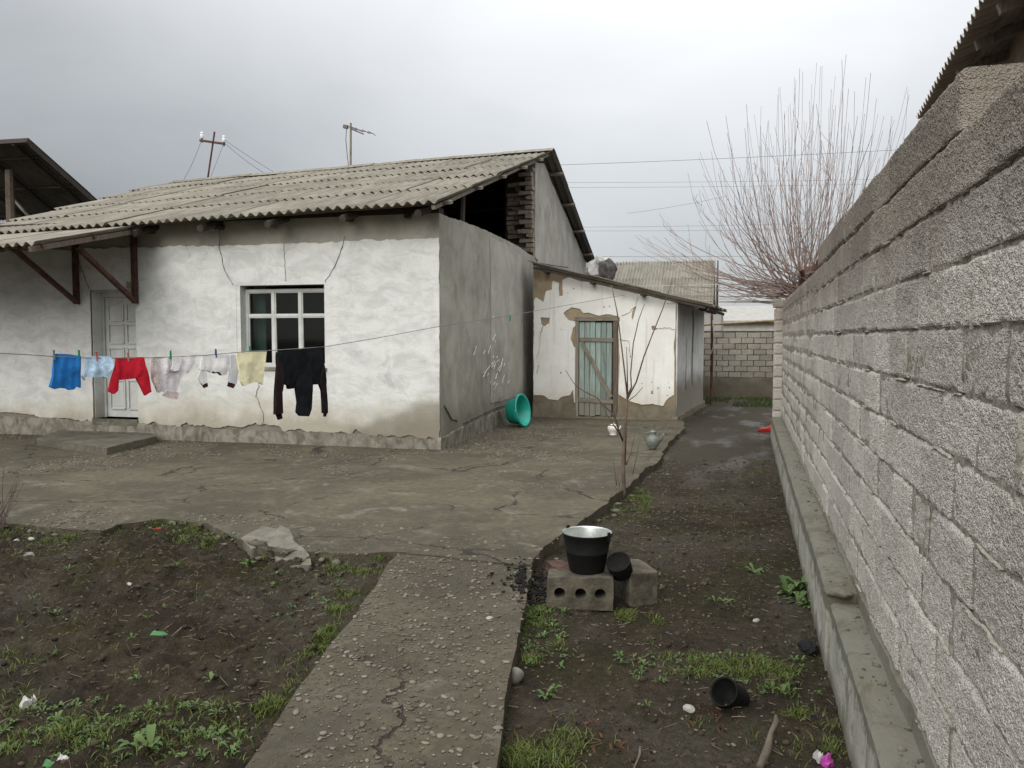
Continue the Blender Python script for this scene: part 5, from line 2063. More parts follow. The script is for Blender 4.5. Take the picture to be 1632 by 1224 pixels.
garment('sleeve', 'brown_black_cloth', hood, zb([(1210, 375), (1235, 240), (1250, 200), (1268, 400), (1282, 600), (1283, 690), (1240, 690), (1236, 600), (1228, 480), (1204, 420)]), 21, .04, .014, 8, .018, .025)
garment('cuff', 'brown_black_cloth', hood, zb([(1246, 690), (1280, 688), (1267, 722), (1246, 722)]), 22, .03, .004, 8, .02)


def peg(px, py, mat, label):
    p = Vector(on_line(px, py))
    n = Vector(Nl) * SGN
    u = Vector((LU[0], LU[1], 0))
    m = MB()
    for s in (-1, 1):
        a = p + n * (s * .006) + Vector((0, 0, -.035))
        c = p + n * (s * .005) + Vector((0, 0, .008))
        e = p + n * (s * .014) + u * (s * .010) + Vector((0, 0, .05))
        m.bar(a, c, .012, .008, n).bar(c, e, .012, .008, n)
    o = m.build('clothes_peg', MT[mat])
    tag(o, label, 'clothes peg', 'pegs on the clothesline')


for px, py, mt, lb in ((86, 567, 'peg_grey', 'grey-blue peg at the left top corner of the blue garment'), (126, 567, 'peg_green', 'green peg at the right top corner of the blue garment'),
                       (154, 569, 'peg_red', 'red peg holding the pale blue cloth'), (204, 570, 'peg_pink', 'pinkish peg holding the red sweater'), (272, 567, 'peg_green', 'green peg holding the white lace garment'),
                       (344, 564, 'peg_blue', 'dark blue peg holding the shirt with maroon cuffs'), (398, 559, 'peg_green', 'green peg holding the yellow towel'),
                       (813, 508, 'peg_green', 'lone green peg on bare wire before the grey side wall')):
    peg(px, py, mt, lb)

# ------------------------------------------------------------------ things standing about the yard
# turquoise basin leaning on the side wall
bc = gp(822, 680)
basin = thing('basin', 'turquoise plastic basin tipped on its side against the cement wall', 'basin', (bc[0], bc[1], 0))
Mb = Matrix.Translation((-3.50, 14.05, .285)) @ Matrix.Rotation(R(-12), 4, 'Z') @ Matrix.Rotation(R(80), 4, 'Y')
MB().lathe([(0, -.155), (.19, -.155), (.205, -.15), (.265, .09), (.272, .10), (.290, .105), (.292, .095), (.296, .085), (.300, .10), (.296, .115), (.268, .115), (.255, .10), (.20, -.135), (.18, -.143), (0, -.143)], 40, Mb).build('bowl', MT['turquoise_plastic'], basin, smooth=True)
for s in (1, -1):
    MB().tube([Mb @ Vector((.295 * math.cos(a), .295 * math.sin(a) * s, .10 - .03 * math.sin((a - .9) / .8 * math.pi))) for a in np.linspace(.9, 1.7, 7)], .011, 6).build('handle', MT['turquoise_plastic'], basin, smooth=True)
# open-air hearth: hollow block, plain block, bucket
SB = gp(924, 968, -.07)
def yawm(p, a):
    return Matrix.Translation(p) @ Matrix.Rotation(a, 4, 'Z')


hb = thing('hollow_block', 'pale concrete block with three round holes carrying the sooty bucket', 'concrete block', (SB[0], SB[1], -.08))
Hw, Hh2, Hd = .205, .20, .19
out = jag(np.array([(-Hw, 0), (Hw, 0), (Hw, Hh2), (-Hw, Hh2)]), .02, .006, 77, 10)
holes3 = [np.array([(cx_ + .035 * math.cos(t), .10 + .035 * math.sin(t)) for t in np.linspace(0, 2 * math.pi, 17)[:-1]]) for cx_ in (-.125, .005, .125)]
HY = R(14.4 - 6)
Mh = yawm((SB[0], SB[1], -.085), HY)


def tfh(u, v, w):
    M = np.array(Mh)
    P = np.stack([u, -w, v, np.ones_like(u)])
    return tuple((M @ P)[:3])


plate('body', MT['hearth_block'], hb, out, holes3, .02, Hd, tfh, lambda u, v: .008 * fbm(u * 14, v * 14, 141, 3))
MB().box((-.18, .10, .03), (.18, .12, .17), Mh).build('core', MT['soot'], hb)
cb = thing('plain_block', 'dingy concrete block standing behind the hollow block to its right', 'concrete block', tuple(gp(1003, 960, -.08)))
q = gp(1003, 958, -.08)
Mc = yawm((q[0] + .02, q[1] + .12, -.10), R(14.4 + 14))


def rough_box(name, mat, par, half, M, seed, amp=.008, n=6):
    bm = bmesh.new()
    bmesh.ops.create_cube(bm, size=2)
    bmesh.ops.bevel(bm, geom=bm.edges[:], offset=.07, segments=1, affect='EDGES')
    bmesh.ops.subdivide_edges(bm, edges=bm.edges[:], cuts=n, use_grid_fill=True)
    rg = np.random.default_rng(seed)
    k = rg.normal(size=(6, 3)) * 9
    for v in bm.verts:
        c = Vector((v.co.x * half[0], v.co.y * half[1], v.co.z * half[2]))
        d = sum(math.sin(Vector(k[i]).dot(c) * (1 + i) + i) / (1 + .5 * i) for i in range(6)) / 4
        v.co = M @ (c + Vector(v.co).normalized() * amp * d)
    me = bpy.data.meshes.new(name)
    bm.to_mesh(me)
    bm.free()
    return link(name, me, MT[mat], par)


rough_box('body', 'hearth_block', cb, (.095, .16, .11), Mc @ Matrix.Translation((0, 0, .11)), 3)
# back supports of the hearth hidden under the bucket
b3_ = thing('fire_brick', 'scorched reddish brick lying left of the bucket on the hearth', 'brick', tuple(gp(882, 905, .02)))
rough_box('body', 'sooty_brick', b3_, (.06, .12, .033), yawm((SB[0] - .17, SB[1] + .26, .085), R(35)), 5, .005)
rough_box('soot_cap', 'soot', b3_, (.075, .1, .08), yawm((SB[0] - .11, SB[1] + .27, -.03), R(20)), 6, .008)
bk = gp(931, 912, .115)
BX, BY, BZ = SB[0] + .015, SB[1] + .175, .118
bucket = thing('bucket', 'galvanised bucket blackened with soot outside, standing on the hearth blocks', 'bucket', (BX, BY, BZ))
Mk = Matrix.Translation((BX, BY, BZ))
MB().lathe([(0, 0), (.108, 0), (.112, .006), (.134, .12), (.137, .122), (.137, .132), (.136, .134), (.1535, .232), (.158, .236), (.160, .241), (.157, .246)], 40, Mk).build('shell', MT['soot'], bucket, smooth=True)
MB().lathe([(.157, .2465), (.152, .244), (.150, .236), (.133, .134), (.1335, .128), (.131, .118), (.124, .08), (.1235, .076), (.118, .05), (.106, .008), (0, .008)], 40, Mk).build('lining', MT['galvanised'], bucket, smooth=True)
for a in (R(150), R(-22)):
    c, s_ = math.cos(a), math.sin(a)
    MB().box((-.012, -.004, -.02), (.012, .006, .03), Mk @ Matrix.Translation((c * .160, s_ * .160, .232)) @ Matrix.Rotation(a + math.pi / 2, 4, 'Z')).build('ear', MT['soot'], bucket)
hp = [Mk @ Vector((.163 * math.cos(R(150) - t * R(172)), .163 * math.sin(R(150) - t * R(172)), .236 - .02 * math.sin(t * math.pi))) for t in np.linspace(0, 1, 12)]
MB().tube(hp, .004, 5).build('bail', MT['soot'], bucket)
pt = gp(975, 905, .1)
pot = thing('burnt_tin', 'soot-black tin tipped over beside the bucket on the blocks', 'tin', (SB[0] + .21, SB[1] + .2, .1))
Mp = Matrix.Translation((SB[0] + .225, SB[1] + .17, .155)) @ Matrix.Rotation(R(-14), 4, 'Z') @ Matrix.Rotation(R(38), 4, 'X')
MB().lathe([(0, -.055), (.068, -.055), (.073, -.05), (.076, .045), (.078, .05), (.074, .05), (.068, .045), (.06, .03), (0, .028)], 22, Mp).build('shell', MT['charcoal'], pot, smooth=True)
# ash and charcoal round the hearth
rs = random.Random(41)
ch = MB()
for k in range(330):
    a = rs.random()
    px, py = 845 + rs.gauss(0, 24), 925 + rs.gauss(0, 16)
    if k > 200:
        px, py = 850 + rs.uniform(-30, 60), 945 + (px - 850) * .4 + rs.gauss(0, 10)
    g_ = gp(px, py, -.03)
    z = max(gz(g_[0], g_[1]), 0.0 if px < 838 else -.2)
    ch.rock((g_[0], g_[1], z + .006), (rs.uniform(.006, .026), rs.uniform(.006, .014), rs.uniform(.004, .012)), 0, k, .3)
o = ch.build('charcoal', MT['charcoal'])
tag(o, 'scattered black charcoal beside the outdoor hearth', 'charcoal', kind='stuff')
# second burnt tin in the foreground dirt
q = gp(1165, 1122, -.08)
tin = thing('burnt_can', 'soot-black can tipped over in the dirt, nearest the camera', 'can', (q[0], q[1], -.1))
MB().lathe([(0, -.07), (.062, -.07), (.064, -.06), (.064, .075), (.066, .08), (.061, .08), (.059, .07), (.05, -.03), (0, -.04)], 24, Matrix.Translation((q[0], q[1] + .03, -.055)) @ Matrix.Rotation(R(-30), 4, 'Z') @ Matrix.Rotation(R(58), 4, 'X')).build('shell', MT['soot'], tin, smooth=True)
q = gp(1288, 1030, -.08)
o = MB().rock((q[0], q[1], -.085), (.09, .05, .03), 2, 9, .35).build('burnt_rag', MT['soot'])
tag(o, 'flat black burnt lump on the dirt beside the ledge', 'rag')
# jug and teapot on the patio edge
q = gp(1040, 716)
jug = thing('jug', 'grey-green round jug with spout at the patio edge by the sapling', 'jug', (q[0], q[1], 0))
Mj = Matrix.Translation((q[0], q[1], .008))
MB().lathe([(0, 0), (.05, 0), (.055, .01), (.088, .06), (.098, .105), (.088, .15), (.06, .18), (.042, .195), (.04, .215), (.052, .235), (.056, .245), (.05, .247), (.035, .22), (0, .21)], 24, Mj).build('body', MT['jug_glaze'], jug, smooth=True)
MB().tube([(q[0] + .08, q[1], .10), (q[0] + .125, q[1] - .01, .15), (q[0] + .135, q[1] - .01, .20), (q[0] + .165, q[1] - .01, .225)], [.022, .016, .013, .016], 8).build('spout', MT['jug_glaze'], jug, smooth=True)
MB().tube([(q[0] - .05, q[1], .235), (q[0] - .11, q[1], .225), (q[0] - .125, q[1], .17), (q[0] - .09, q[1], .11)], .009, 7).build('handle', MT['jug_glaze'], jug, smooth=True)
MB().lathe([(.05, .246), (.03, .262), (.012, .268), (.012, .28), (0, .284)], 14, Mj).build('lid', MT['jug_glaze'], jug, smooth=True)
q = gp(977, 694)
tpt = thing('white_pot', 'small white enamel pot behind the sapling near the shed door', 'pot', (q[0], q[1], 0))
MB().lathe([(0, 0), (.06, 0), (.062, .015), (.05, .03), (.08, .07), (.092, .11), (.084, .145), (.06, .165), (.03, .18), (.012, .19), (.012, .2), (0, .203)], 20, Matrix.Translation((q[0], q[1], .005))).build('body', MT['white_enamel'], tpt, smooth=True)
MB().tube([(q[0] + .07, q[1], .07), (q[0] + .11, q[1], .12), (q[0] + .125, q[1], .16)], [.018, .012, .012], 7).build('spout', MT['white_enamel'], tpt, smooth=True)
# red plastic vessel by the end of the wall
q = gp(1222, 688, -.09)
rdv = thing('red_scoop', 'red plastic scoop lying on the wet ground beside the wall end', 'scoop', (q[0], q[1], -.09))
rv = [(-.16, 0), (-.12, .05), (.0, .07), (.12, .14), (.18, .17), (.2, .16), (.18, .02), (.12, -.01), (-.1, -.01)]
plate('shell', MT['red_plastic'], rdv, resample(np.array(rv), .05), (), .04, .14, lambda u, v, w: (q[0] + u, q[1] - w - .06, v + -.085), lambda u, v: .05 - 9 * (v - .05) ** 2 * .6, smooth=True)
MB().tube([(q[0] + .15, q[1], .06), (q[0] + .25, q[1] + .05, .08), (q[0] + .34, q[1] + .05, .03)], .018, 7).build('handle', MT['red_plastic'], rdv, smooth=True)

# sapling
q = gp(992, 793, -.08)
SY = q[1]
sap = thing('sapling', 'thin leafless sapling with forked stems at the patio edge', 'sapling', (q[0], q[1], -.1))


def zs(a, b, dy=0.):
    return Vector(onY(740 + a / 4.08, 580 + b / 4.08, SY + dy))


def z4s(a, b, dy=0.):
    return Vector(onY(840 + a / 3.709, 380 + b / 3.709, SY + dy))


def twig(name, pts, r0, r1):
    m = MB()
    n = len(pts)
    m.tube(pts, [r0 + (r1 - r0) * i / (n - 1) for i in range(n)], 6)
    m.build(name, MT['sapling_bark'], sap, smooth=True)


base_ = Vector((q[0], q[1], -.12))
twig('stem', [base_, zs(1038, 840), zs(1032, 640, -.01), zs(1040, 500), zs(1050, 380, .01), zs(1060, 200)], .026, .011)
twig('stem', [zs(1043, 655), zs(1050, 470, .05), zs(1052, 400, .06)], .012, .006)
twig('branch', [zs(1060, 205), z4s(578, 800, .02), z4s(560, 650), z4s(535, 450, -.02), z4s(515, 350), z4s(500, 275, .03)], .010, .004)
twig('branch', [zs(1062, 200), z4s(592, 760), z4s(588, 640, .03)], .008, .0035)
twig('branch', [zs(1058, 215), z4s(617, 880, -.04), z4s(612, 800, -.05), z4s(628, 620, -.08), z4s(660, 480, -.08), z4s(695, 385, -.09)], .009, .0035)
twig('branch', [zs(1062, 225), z4s(605, 925, -.05), z4s(645, 850, -.1), z4s(690, 700, -.12), z4s(740, 570, -.14), z4s(800, 420, -.17), z4s(832, 330, -.18), z4s(858, 250, -.2)], .010, .003)
twig('branch', [z4s(597, 960), z4s(640, 930, .05), z4s(685, 880, .08)], .006, .003)
twig('branch', [zs(1030, 500), zs(1000, 420, -.1), zs(985, 360, -.15), zs(950, 310, -.2), zs(905, 270, -.25), zs(865, 220, -.3), zs(800, 190, -.33), zs(735, 150, -.36), zs(708, 120, -.38), zs(658, 40, -.40)], .011, .003)
twig('branch', [zs(1020, 470, -.04), zs(960, 380, -.1), zs(920, 320, -.14), zs(885, 240, -.16)], .009, .003)
twig('branch', [zs(990, 380, -.14), zs(1040, 330, -.12)], .005, .003)
twig('branch', [zs(1000, 405, -.1), zs(930, 398, -.14), zs(860, 392, -.16)], .006, .003)
twig('branch', [zs(985, 365, -.15), zs(972, 290, -.2)], .005, .003)
twig('branch', [zs(1050, 660, .02), zs(1080, 590, .05), zs(1105, 480, .06), zs(1125, 310, .07)], .007, .003)
twig('shoot', [zs(1095, 720, .1), zs(1120, 600, .12), zs(1160, 400, .15)], .005, .0025)
twig('shoot', [zs(990, 790, -.1), zs(978, 690, -.1), zs(965, 600, -.12)], .005, .0025)
twig('shoot', [zs(1010, 800, -.1), zs(995, 720, -.1), zs(980, 650, -.1)], .004, .0025)
# left-edge bush of bare twigs
q = gp(-12, 850, -.06)
bush = thing('bare_bush', 'clump of bare thin twigs at the left edge of the patio', 'bush', (q[0], q[1], -.06))
m = MB()
rs = random.Random(51)
for k in range(34):
    a = rs.uniform(0, 6.28)
    d = Vector((math.cos(a) * .5, math.sin(a) * .5, 1)).normalized()
    p = Vector((q[0] + rs.gauss(0, .05), q[1] + rs.gauss(0, .05), -.08))
    pts = [p.copy()]
    L = rs.uniform(.25, .62)
    for i in range(4):
        d = (d + Vector((rs.gauss(0, .12), rs.gauss(0, .12), .02))).normalized()
        p = p + d * L / 4
        pts.append(p.copy())
    m.tube(pts, [.005, .004, .0035, .003, .002], 4)
m.build('twigs', MT['bush_bark'], bush)

# ------------------------------------------------------------------ loose concrete and stones at the patio edge
rs = random.Random(61)
for (px, py, r, mt, lb) in ((490, 876, (.05, .04, .035), 'stone', 'rounded stone beside the tilted concrete slab'), (572, 880, (.055, .045, .04), 'sooty_brick', 'reddish stone at the patio edge above the grass tuft'),
                            (822, 1078, (.045, .04, .04), 'stone', 'grey cobble against the right edge of the path'), (1098, 1125, (.03, .022, .018), 'white_stone', 'smooth white pebble on the dirt left of the black can'),
                            (780, 984, (.035, .022, .012), 'white_stone', 'pale flat pebble near the right edge of the path'), (50, 866, (.03, .02, .014), 'white_stone', 'small pale stone left of the bed near the bush'),
                            (26, 864, (.024, .02, .014), 'white_stone', 'smaller pale stone at the far left of the bed'), (47, 888, (.05, .035, .025), 'stone', 'mid-grey stone lying in the left bed'),
                            (310, 1050, (.025, .02, .015), 'white_stone', 'pale stone below the green plastic scrap'), (1205, 985, (.024, .018, .013), 'white_stone', 'small white stone on the dirt left of the leafy weeds')):
    onpath = px in (780,)
    g_ = gp(px, py, 0 if onpath else -.07)
    z = -.014 if onpath else (gz(g_[0], g_[1]) if r[0] < .1 else -.03)
    o = MB().rock((g_[0], g_[1], z + r[2] * .45), r, 2, int(px), .22).build('concrete_lump' if r[0] > .1 else 'stone', MT[mt])
    tag(o, lb, 'concrete' if r[0] > .1 else 'stone')
rub = []
pf = np.concatenate([resample(patio_front, .05, False), resample(patio_right, .13, False) + np.array([.06, -.02])])
for q_ in pf:
    if -7 < q_[0]:
        for _k in range(rs.choice((0, 1, 1, 2))):
            rub.append((q_[0] + rs.gauss(0, .07), q_[1] - abs(rs.gauss(.02, .05))))
rub = np.array(rub)
rr_ = np.array([rs.uniform(.006, .042) * (rs.random() ** 1.1) + .005 for _ in rub])


for (poly, z0_, sl, lb) in (([(424, 868), (447, 855), (461, 858), (470, 869), (493, 880), (495, 889), (463, 888), (440, 881)], .015, .30, 'broken concrete slab tilting off the patio edge'),
                            ([(384, 858), (420, 846), (456, 850), (440, 858), (424, 867), (400, 873)], .022, .10, 'flat concrete fragment left of the tilted slab at the patio edge')):
    P = np.array([gp(a_, b_, .01)[:2] for a_, b_ in poly])
    c_ = P.mean(0)
    o = plate('concrete_fragment', MT['broken_concrete'], None, jag(P, .03, .014, 77, 9), (), .035, .07, (lambda c_, z0_, sl: (lambda u, v, w: (u, v, w + z0_ + (v - c_[1]) * sl)))(c_, z0_, sl), lambda u, v: .03 * fbm(u * 7, v * 7, 151, 4))
    tag(o, lb, 'concrete')
# litter
def scrap(name, px, py, mat, size, label, cat, z=-.06, curl=.02, rot=0):
    g_ = gp(px, py, z)
    zz_ = gz(g_[0], g_[1]) + .012
    L, W = size
    M = Matrix.Translation((g_[0], g_[1], zz_)) @ Matrix.Rotation(rot, 4, 'Z') @ Matrix.Rotation(.25, 4, 'X')
    out = jag(np.array([(-L, -W), (L, -W), (L, W), (-L, W)]), max(L, W) / 4, min(L, W) * .5, int(px), 1 / max(L, W))

    def tf(u, v, w):
        P = np.stack([u, v, w, np.ones_like(u)])
        return tuple((np.array(M) @ P)[:3])
    o = plate(name, MT[mat], None, out, (), max(L, W) / 4, .002, tf, lambda u, v: curl * 2 * fbm(u / L * 1.2, v / L * 1.2, int(px), 3) + curl * .4)
    tag(o, label, cat)


scrap('green_scrap', 255, 1029, 'green_plastic', (.045, .016), 'bright green plastic scrap on the dark soil of the left bed', 'plastic scrap', -.06, .02, .1)
scrap('green_scrap', 84, 1219, 'green_plastic', (.035, .016), 'green bottle scrap at the bottom left edge', 'plastic scrap', -.06, .02, .2)
scrap('paper_scrap', 46, 1130, 'paper', (.010, .035), 'curled white paper strip standing in the left foreground grass', 'paper', -.06, .05, -.3)
scrap('paper_scrap', 206, 938, 'paper', (.016, .011), 'small white scrap in the middle of the left bed', 'paper', -.07, .02, .3)
scrap('paper_scrap', 100, 1213, 'paper', (.02, .02), 'white scrap beside the green bottle scrap', 'paper', -.06, .03, .3)
scrap('wrapper', 1308, 1210, 'paper', (.026, .02), 'white torn wrapper by the ledge in the bottom right', 'wrapper', -.08, .05, .5)
scrap('wrapper', 1318, 1217, 'magenta_wrap', (.024, .02), 'magenta wrapper piece by the ledge in the bottom right', 'wrapper', -.08, .04, .9)
scrap('red_scrap', 252, 842, 'red_plastic', (.04, .022), 'small red scrap in the grass by the patio edge', 'plastic scrap', -.05, .02, .2)
scrap('paper_scrap', 317, 819, 'paper', (.05, .03), 'white flat scrap on the patio above the grass', 'paper', 0.02, .01, .2)
g0, g1 = gp(1210, 1232, -.09), gp(1236, 1162, -.08)
m = MB()
v0, v1 = Vector(g0), Vector(g1)
v0.z = gz(v0.x, v0.y) + .03
v1.z = gz(v1.x, v1.y) + .06
md = v0.lerp(v1, .5) + Vector((.012, .02, .02))
m.tube([v0, v0.lerp(md, .5) + Vector((.01, 0, .006)), md, md.lerp(v1, .5) + Vector((.012, 0, .01)), v1], [.014, .018, .011, .014, .006], 7)
o = m.build('driftwood', MT['dry_stick'], smooth=True)
tag(o, 'pale forked piece of dead wood in the bottom right dirt', 'stick')
for (a, b, lb) in (((272, 1028), (290, 1008), 'pale dry twig beside the green plastic scrap'), ((0, 1162), (70, 1128), 'long straw stalk at the left edge of the foreground grass'), ((1010, 1224), (1020, 1190), 'pale twig in the brown litter at the bottom')):
    p, q = gp(*a, -.06), gp(*b, -.06)
    p[2] = gz(p[0], p[1]) + .015
    q[2] = gz(q[0], q[1]) + .02
    mid = (p + q) / 2 + np.array([.01, .006, .008])
    o = MB().tube([p, mid, q], [.004, .006, .004], 5).build('twig', MT['dry_stick'])
    tag(o, lb, 'twig')

# ------------------------------------------------------------------ ground litter, gravel, grass and weeds
def rand_in(poly, n, rg):
    lo_, hi_ = poly.min(0), poly.max(0)
    out = np.zeros((0, 2))
    while len(out) < n:
        P = rg.uniform(lo_, hi_, (n * 2, 2))
        out = np.concatenate([out, P[pip(P, poly)]])
    return out[:n]


def scatter_rocks(name, P, z, r, mat, label, cat, flat=.5, tint=None, sub=0, seed=0):
    V, F = ICO[sub]
    rg = np.random.default_rng(seed)
    n = len(P)
    nv = len(V)
    ang = rg.uniform(0, 6.28, n)
    sx, sy, sz = r * rg.uniform(.8, 1.5, n), r * rg.uniform(.6, 1.0, n), r * flat * rg.uniform(.7, 1.2, n)
    Q = V[None] * (1 + rg.uniform(-.18, .18, (n, nv, 1)))
    X, Y, Z = Q[..., 0] * sx[:, None], Q[..., 1] * sy[:, None], Q[..., 2] * sz[:, None]
    c, s_ = np.cos(ang)[:, None], np.sin(ang)[:, None]
    W = np.stack([X * c - Y * s_ + P[:, :1], X * s_ + Y * c + P[:, 1:2], Z + z[:, None]], -1).reshape(-1, 3)
    FF = (F[None] + (np.arange(n) * nv)[:, None, None]).reshape(-1, 3)
    t = np.repeat(rg.random(n) if tint is None else tint, nv)
    o = link(name, mesh_np(name, W, FF, sub > 0, t), MT[mat])
    return tag(o, label, cat, kind='stuff')


rg = np.random.default_rng(71)
scatter_rocks('edge_rubble', rub, ground_z(rub[:, 0], rub[:, 1]) + rr_ * .3, rr_, 'rubble', 'broken concrete rubble and stones along the patio edge', 'rubble', .5, None, 0, 12)
# pebbles bedded in the path
P = np.concatenate([rand_in(path_poly, 2600, rg), rand_in(P2([(632, 880), (845, 902), (900, 850), (960, 806), (760, 812), (560, 850)]), 1500, rg)])
msk = fbm(P[:, 0] * 1.8, P[:, 1] * 1.8, 601, 3) + .35 * rg.random(len(P)) > -.02
P = P[msk]
rr = .0045 + .013 * rg.random(len(P)) ** 3.2
zt_ = -.001 + .022 * fbm(P[:, 0] * .9, P[:, 1] * .9, 71, 3) + .006 * fbm(P[:, 0] * 7, P[:, 1] * 7, 73, 3)
scatter_rocks('path_pebbles', P, zt_ + rr * .02, rr, 'pebble', 'rounded pebbles bedded in the concrete path', 'pebbles', .42, None, 1, 1)
# gravel worn out of the patio in patches
P = rand_in(patio_poly, 42000, rg)
P = P[P[:, 1] < 15]
msk = (fbm(P[:, 0] * .9, P[:, 1] * .9, 611, 4) > .05) | ((np.abs(P[:, 1] - 5.9) < .5) & (fbm(P[:, 0] * 1.6, P[:, 1] * 1.6, 613, 3) > .05))
msk |= ((P[:, 0] + 2.9) ** 2 / .5 + (P[:, 1] - 13.2) ** 2 / .5 < 1)
P = P[msk][:9500]
rr = .006 + .018 * rg.random(len(P)) ** 2.6
zt_ = .022 * fbm(P[:, 0] * .9, P[:, 1] * .9, 71, 3) + .002
scatter_rocks('patio_gravel', P, zt_, rr, 'pebble', 'gravel showing through the worn patio concrete', 'gravel', .45, None, 0, 2)
# dirt areas as polygons
left_bed = np.concatenate([P2([(-200, 846), (0, 842), (90, 850), (260, 836), (330, 846), (400, 880), (470, 892), (620, 888), (590, 940), (510, 1040), (420, 1165), (375, 1224)], -.08), np.array([(-1.95, 1.9), (-4.2, 1.9)])])
right_bed = np.concatenate([P2([(800, 1224), (822, 1060), (850, 960), (985, 800), (1060, 735), (1232, 735), (1290, 900), (1345, 1150), (1362, 1224)], -.1), np.array([(.40, 2.2), (-.6, 2.2)])])
for (poly, n, sd, lab) in ((left_bed, 3600, 3, 'crumbly dark clods on the dug soil bed'), (right_bed, 2600, 4, 'small earth clods on the dirt strip by the wall')):
    P = rand_in(poly, n, rg)
    rr = .004 + .022 * rg.random(n) ** 4
    scatter_rocks('clods', P, ground_z(P[:, 0], P[:, 1]) + rr * .1, rr, 'clod', lab, 'clods', .6, None, 0, sd)
nl_ = 340
tl_ = rg.uniform(1.2, 9, nl_)
ll_ = LAT - np.abs(rg.normal(0, .055, nl_)) - .012
ok_ = ll_ > .44
tl_, ll_ = tl_[ok_], ll_[ok_]
Pl_ = np.c_[WD.x * tl_ + WN.x * ll_, WD.y * tl_ + WN.y * ll_]
rl_ = .003 + .012 * rg.random(len(tl_)) ** 3
scatter_rocks('ledge_crumbs', Pl_, np.where(tl_ < 4.36, .266, .304) + rl_ * .1, rl_, 'pebble', 'crumbs of mortar and soil lying on the concrete ledge', 'crumbs', .6, None, 0, 15)
for (poly, n, sd, lab) in ((left_bed, 1900, 5, 'small pale stones scattered over the soil bed'), (right_bed, 2600, 6, 'small pale stones and grit on the dirt strip by the wall')):
    P = rand_in(poly, n, rg)
    rr = .0025 + .009 * rg.random(n) ** 4
    scatter_rocks('dirt_pebbles', P, ground_z(P[:, 0], P[:, 1]) + rr * .35, rr, 'pebble', lab, 'pebbles', .6, None, 0, sd)


def blades(name, P, z, h, w, mat, label, cat, lean=.5, seed=0, tint=None):
    rg = np.random.default_rng(seed)
    n = len(P)
    a = rg.uniform(0, 6.28, n)
    b = rg.uniform(0, 6.28, n)
    ln = h * lean * rg.uniform(.3, 1.3, n)
    u = np.c_[np.cos(a), np.sin(a)] * (w / 2)[:, None]
    d = np.c_[np.cos(b), np.sin(b)]
    B = np.c_[P, z]
    v0 = B.copy(); v0[:, :2] -= u; v0[:, 2] -= .004
    v1 = B.copy(); v1[:, :2] += u; v1[:, 2] -= .004
    m_ = B.copy(); m_[:, :2] += d * (ln * .35)[:, None]; m_[:, 2] += h * .62
    v2 = m_.copy(); v2[:, :2] += u * .8
    v3 = m_.copy(); v3[:, :2] -= u * .8
    v4 = B.copy(); v4[:, :2] += d * ln[:, None]; v4[:, 2] += h
    W = np.stack([v0, v1, v2, v3, v4], 1).reshape(-1, 3)
    k = (np.arange(n) * 5)[:, None]
    F = np.concatenate([k + np.array([[0, 1, 2]]), k + np.array([[0, 2, 3]]), k + np.array([[3, 2, 4]])])
    t = np.repeat(rg.random(n) if tint is None else tint, 5)
    o = link(name, mesh_np(name, W, F, False, t), MT[mat])
    return tag(o, label, cat, kind='stuff')


def patch(pxs, n, z=-.08):
    poly = P2(pxs, z)
    return rand_in(poly, n, rg)


def tufts(c, n_t, per, spread):
    """clumps: n_t centres from c, blades around each"""
    C = c[rg.integers(0, len(c), n_t)]
    P = np.repeat(C, per, 0) + rg.normal(0, spread, (n_t * per, 2))
    return P


G = []
add_g = lambda P: G.append(P)
add_g(tufts(patch([(0, 845), (100, 850), (160, 850), (90, 880), (0, 870)], 60), 50, 40, .03))
add_g(tufts(patch([(170, 845), (200, 838), (210, 850), (180, 855)], 20), 14, 40, .025))
add_g(tufts(patch([(240, 835), (330, 850), (380, 868), (330, 878), (250, 862)], 80), 70, 45, .03))
add_g(tufts(patch([(500, 888), (632, 882), (610, 915), (560, 960), (520, 920)], 90), 70, 60, .03))
add_g(tufts(patch([(540, 970), (590, 930), (520, 1035), (430, 1155), (400, 1150), (470, 1085)], 120), 100, 60, .022))
add_g(tufts(patch([(0, 1180), (120, 1150), (300, 1130), (420, 1165), (385, 1224), (0, 1224)], 200), 120, 36, .035))
add_g(tufts(patch([(0, 1040), (60, 1060), (120, 1180), (0, 1170)], 60), 26, 36, .03))
add_g(tufts(patch([(100, 980), (150, 985), (160, 1010), (100, 1010)], 30), 10, 34, .03))
add_g(tufts(patch([(375, 900), (420, 895), (430, 910), (380, 915)], 20), 9, 36, .02))
add_g(tufts(patch([(820, 1000), (860, 960), (900, 975), (890, 1030), (850, 1060), (825, 1050)], 90), 60, 44, .025))
add_g(tufts(patch([(980, 970), (1040, 965), (1070, 990), (1010, 1000)], 40), 22, 44, .02))
add_g(tufts(patch([(990, 1050), (1060, 1040), (1180, 1035), (1270, 1060), (1270, 1110), (1180, 1080), (1060, 1070)], 150), 105, 48, .025))
add_g(tufts(patch([(925, 815), (985, 800), (1035, 785), (1030, 830), (940, 830)], 60), 40, 50, .035))
add_g(tufts(patch([(1000, 775), (1040, 780), (1035, 800), (1005, 800)], 30), 24, 60, .03))
add_g(tufts(patch([(790, 1180), (830, 1170), (860, 1224), (790, 1224)], 40), 30, 44, .025))
add_g(tufts(patch([(850, 1170), (960, 1180), (960, 1224), (860, 1224)], 40), 18, 40, .03))
add_g(tufts(patch([(1250, 1100), (1330, 1110), (1350, 1224), (1270, 1224)], 60), 20, 34, .03))
add_g(tufts(patch([(1040, 720), (1075, 705), (1060, 735), (1040, 745)], 20), 10, 34, .03))
add_g(tufts(rand_in(right_bed, 200, rg), 80, 16, .03))
add_g(tufts(rand_in(left_bed, 200, rg), 90, 14, .03))
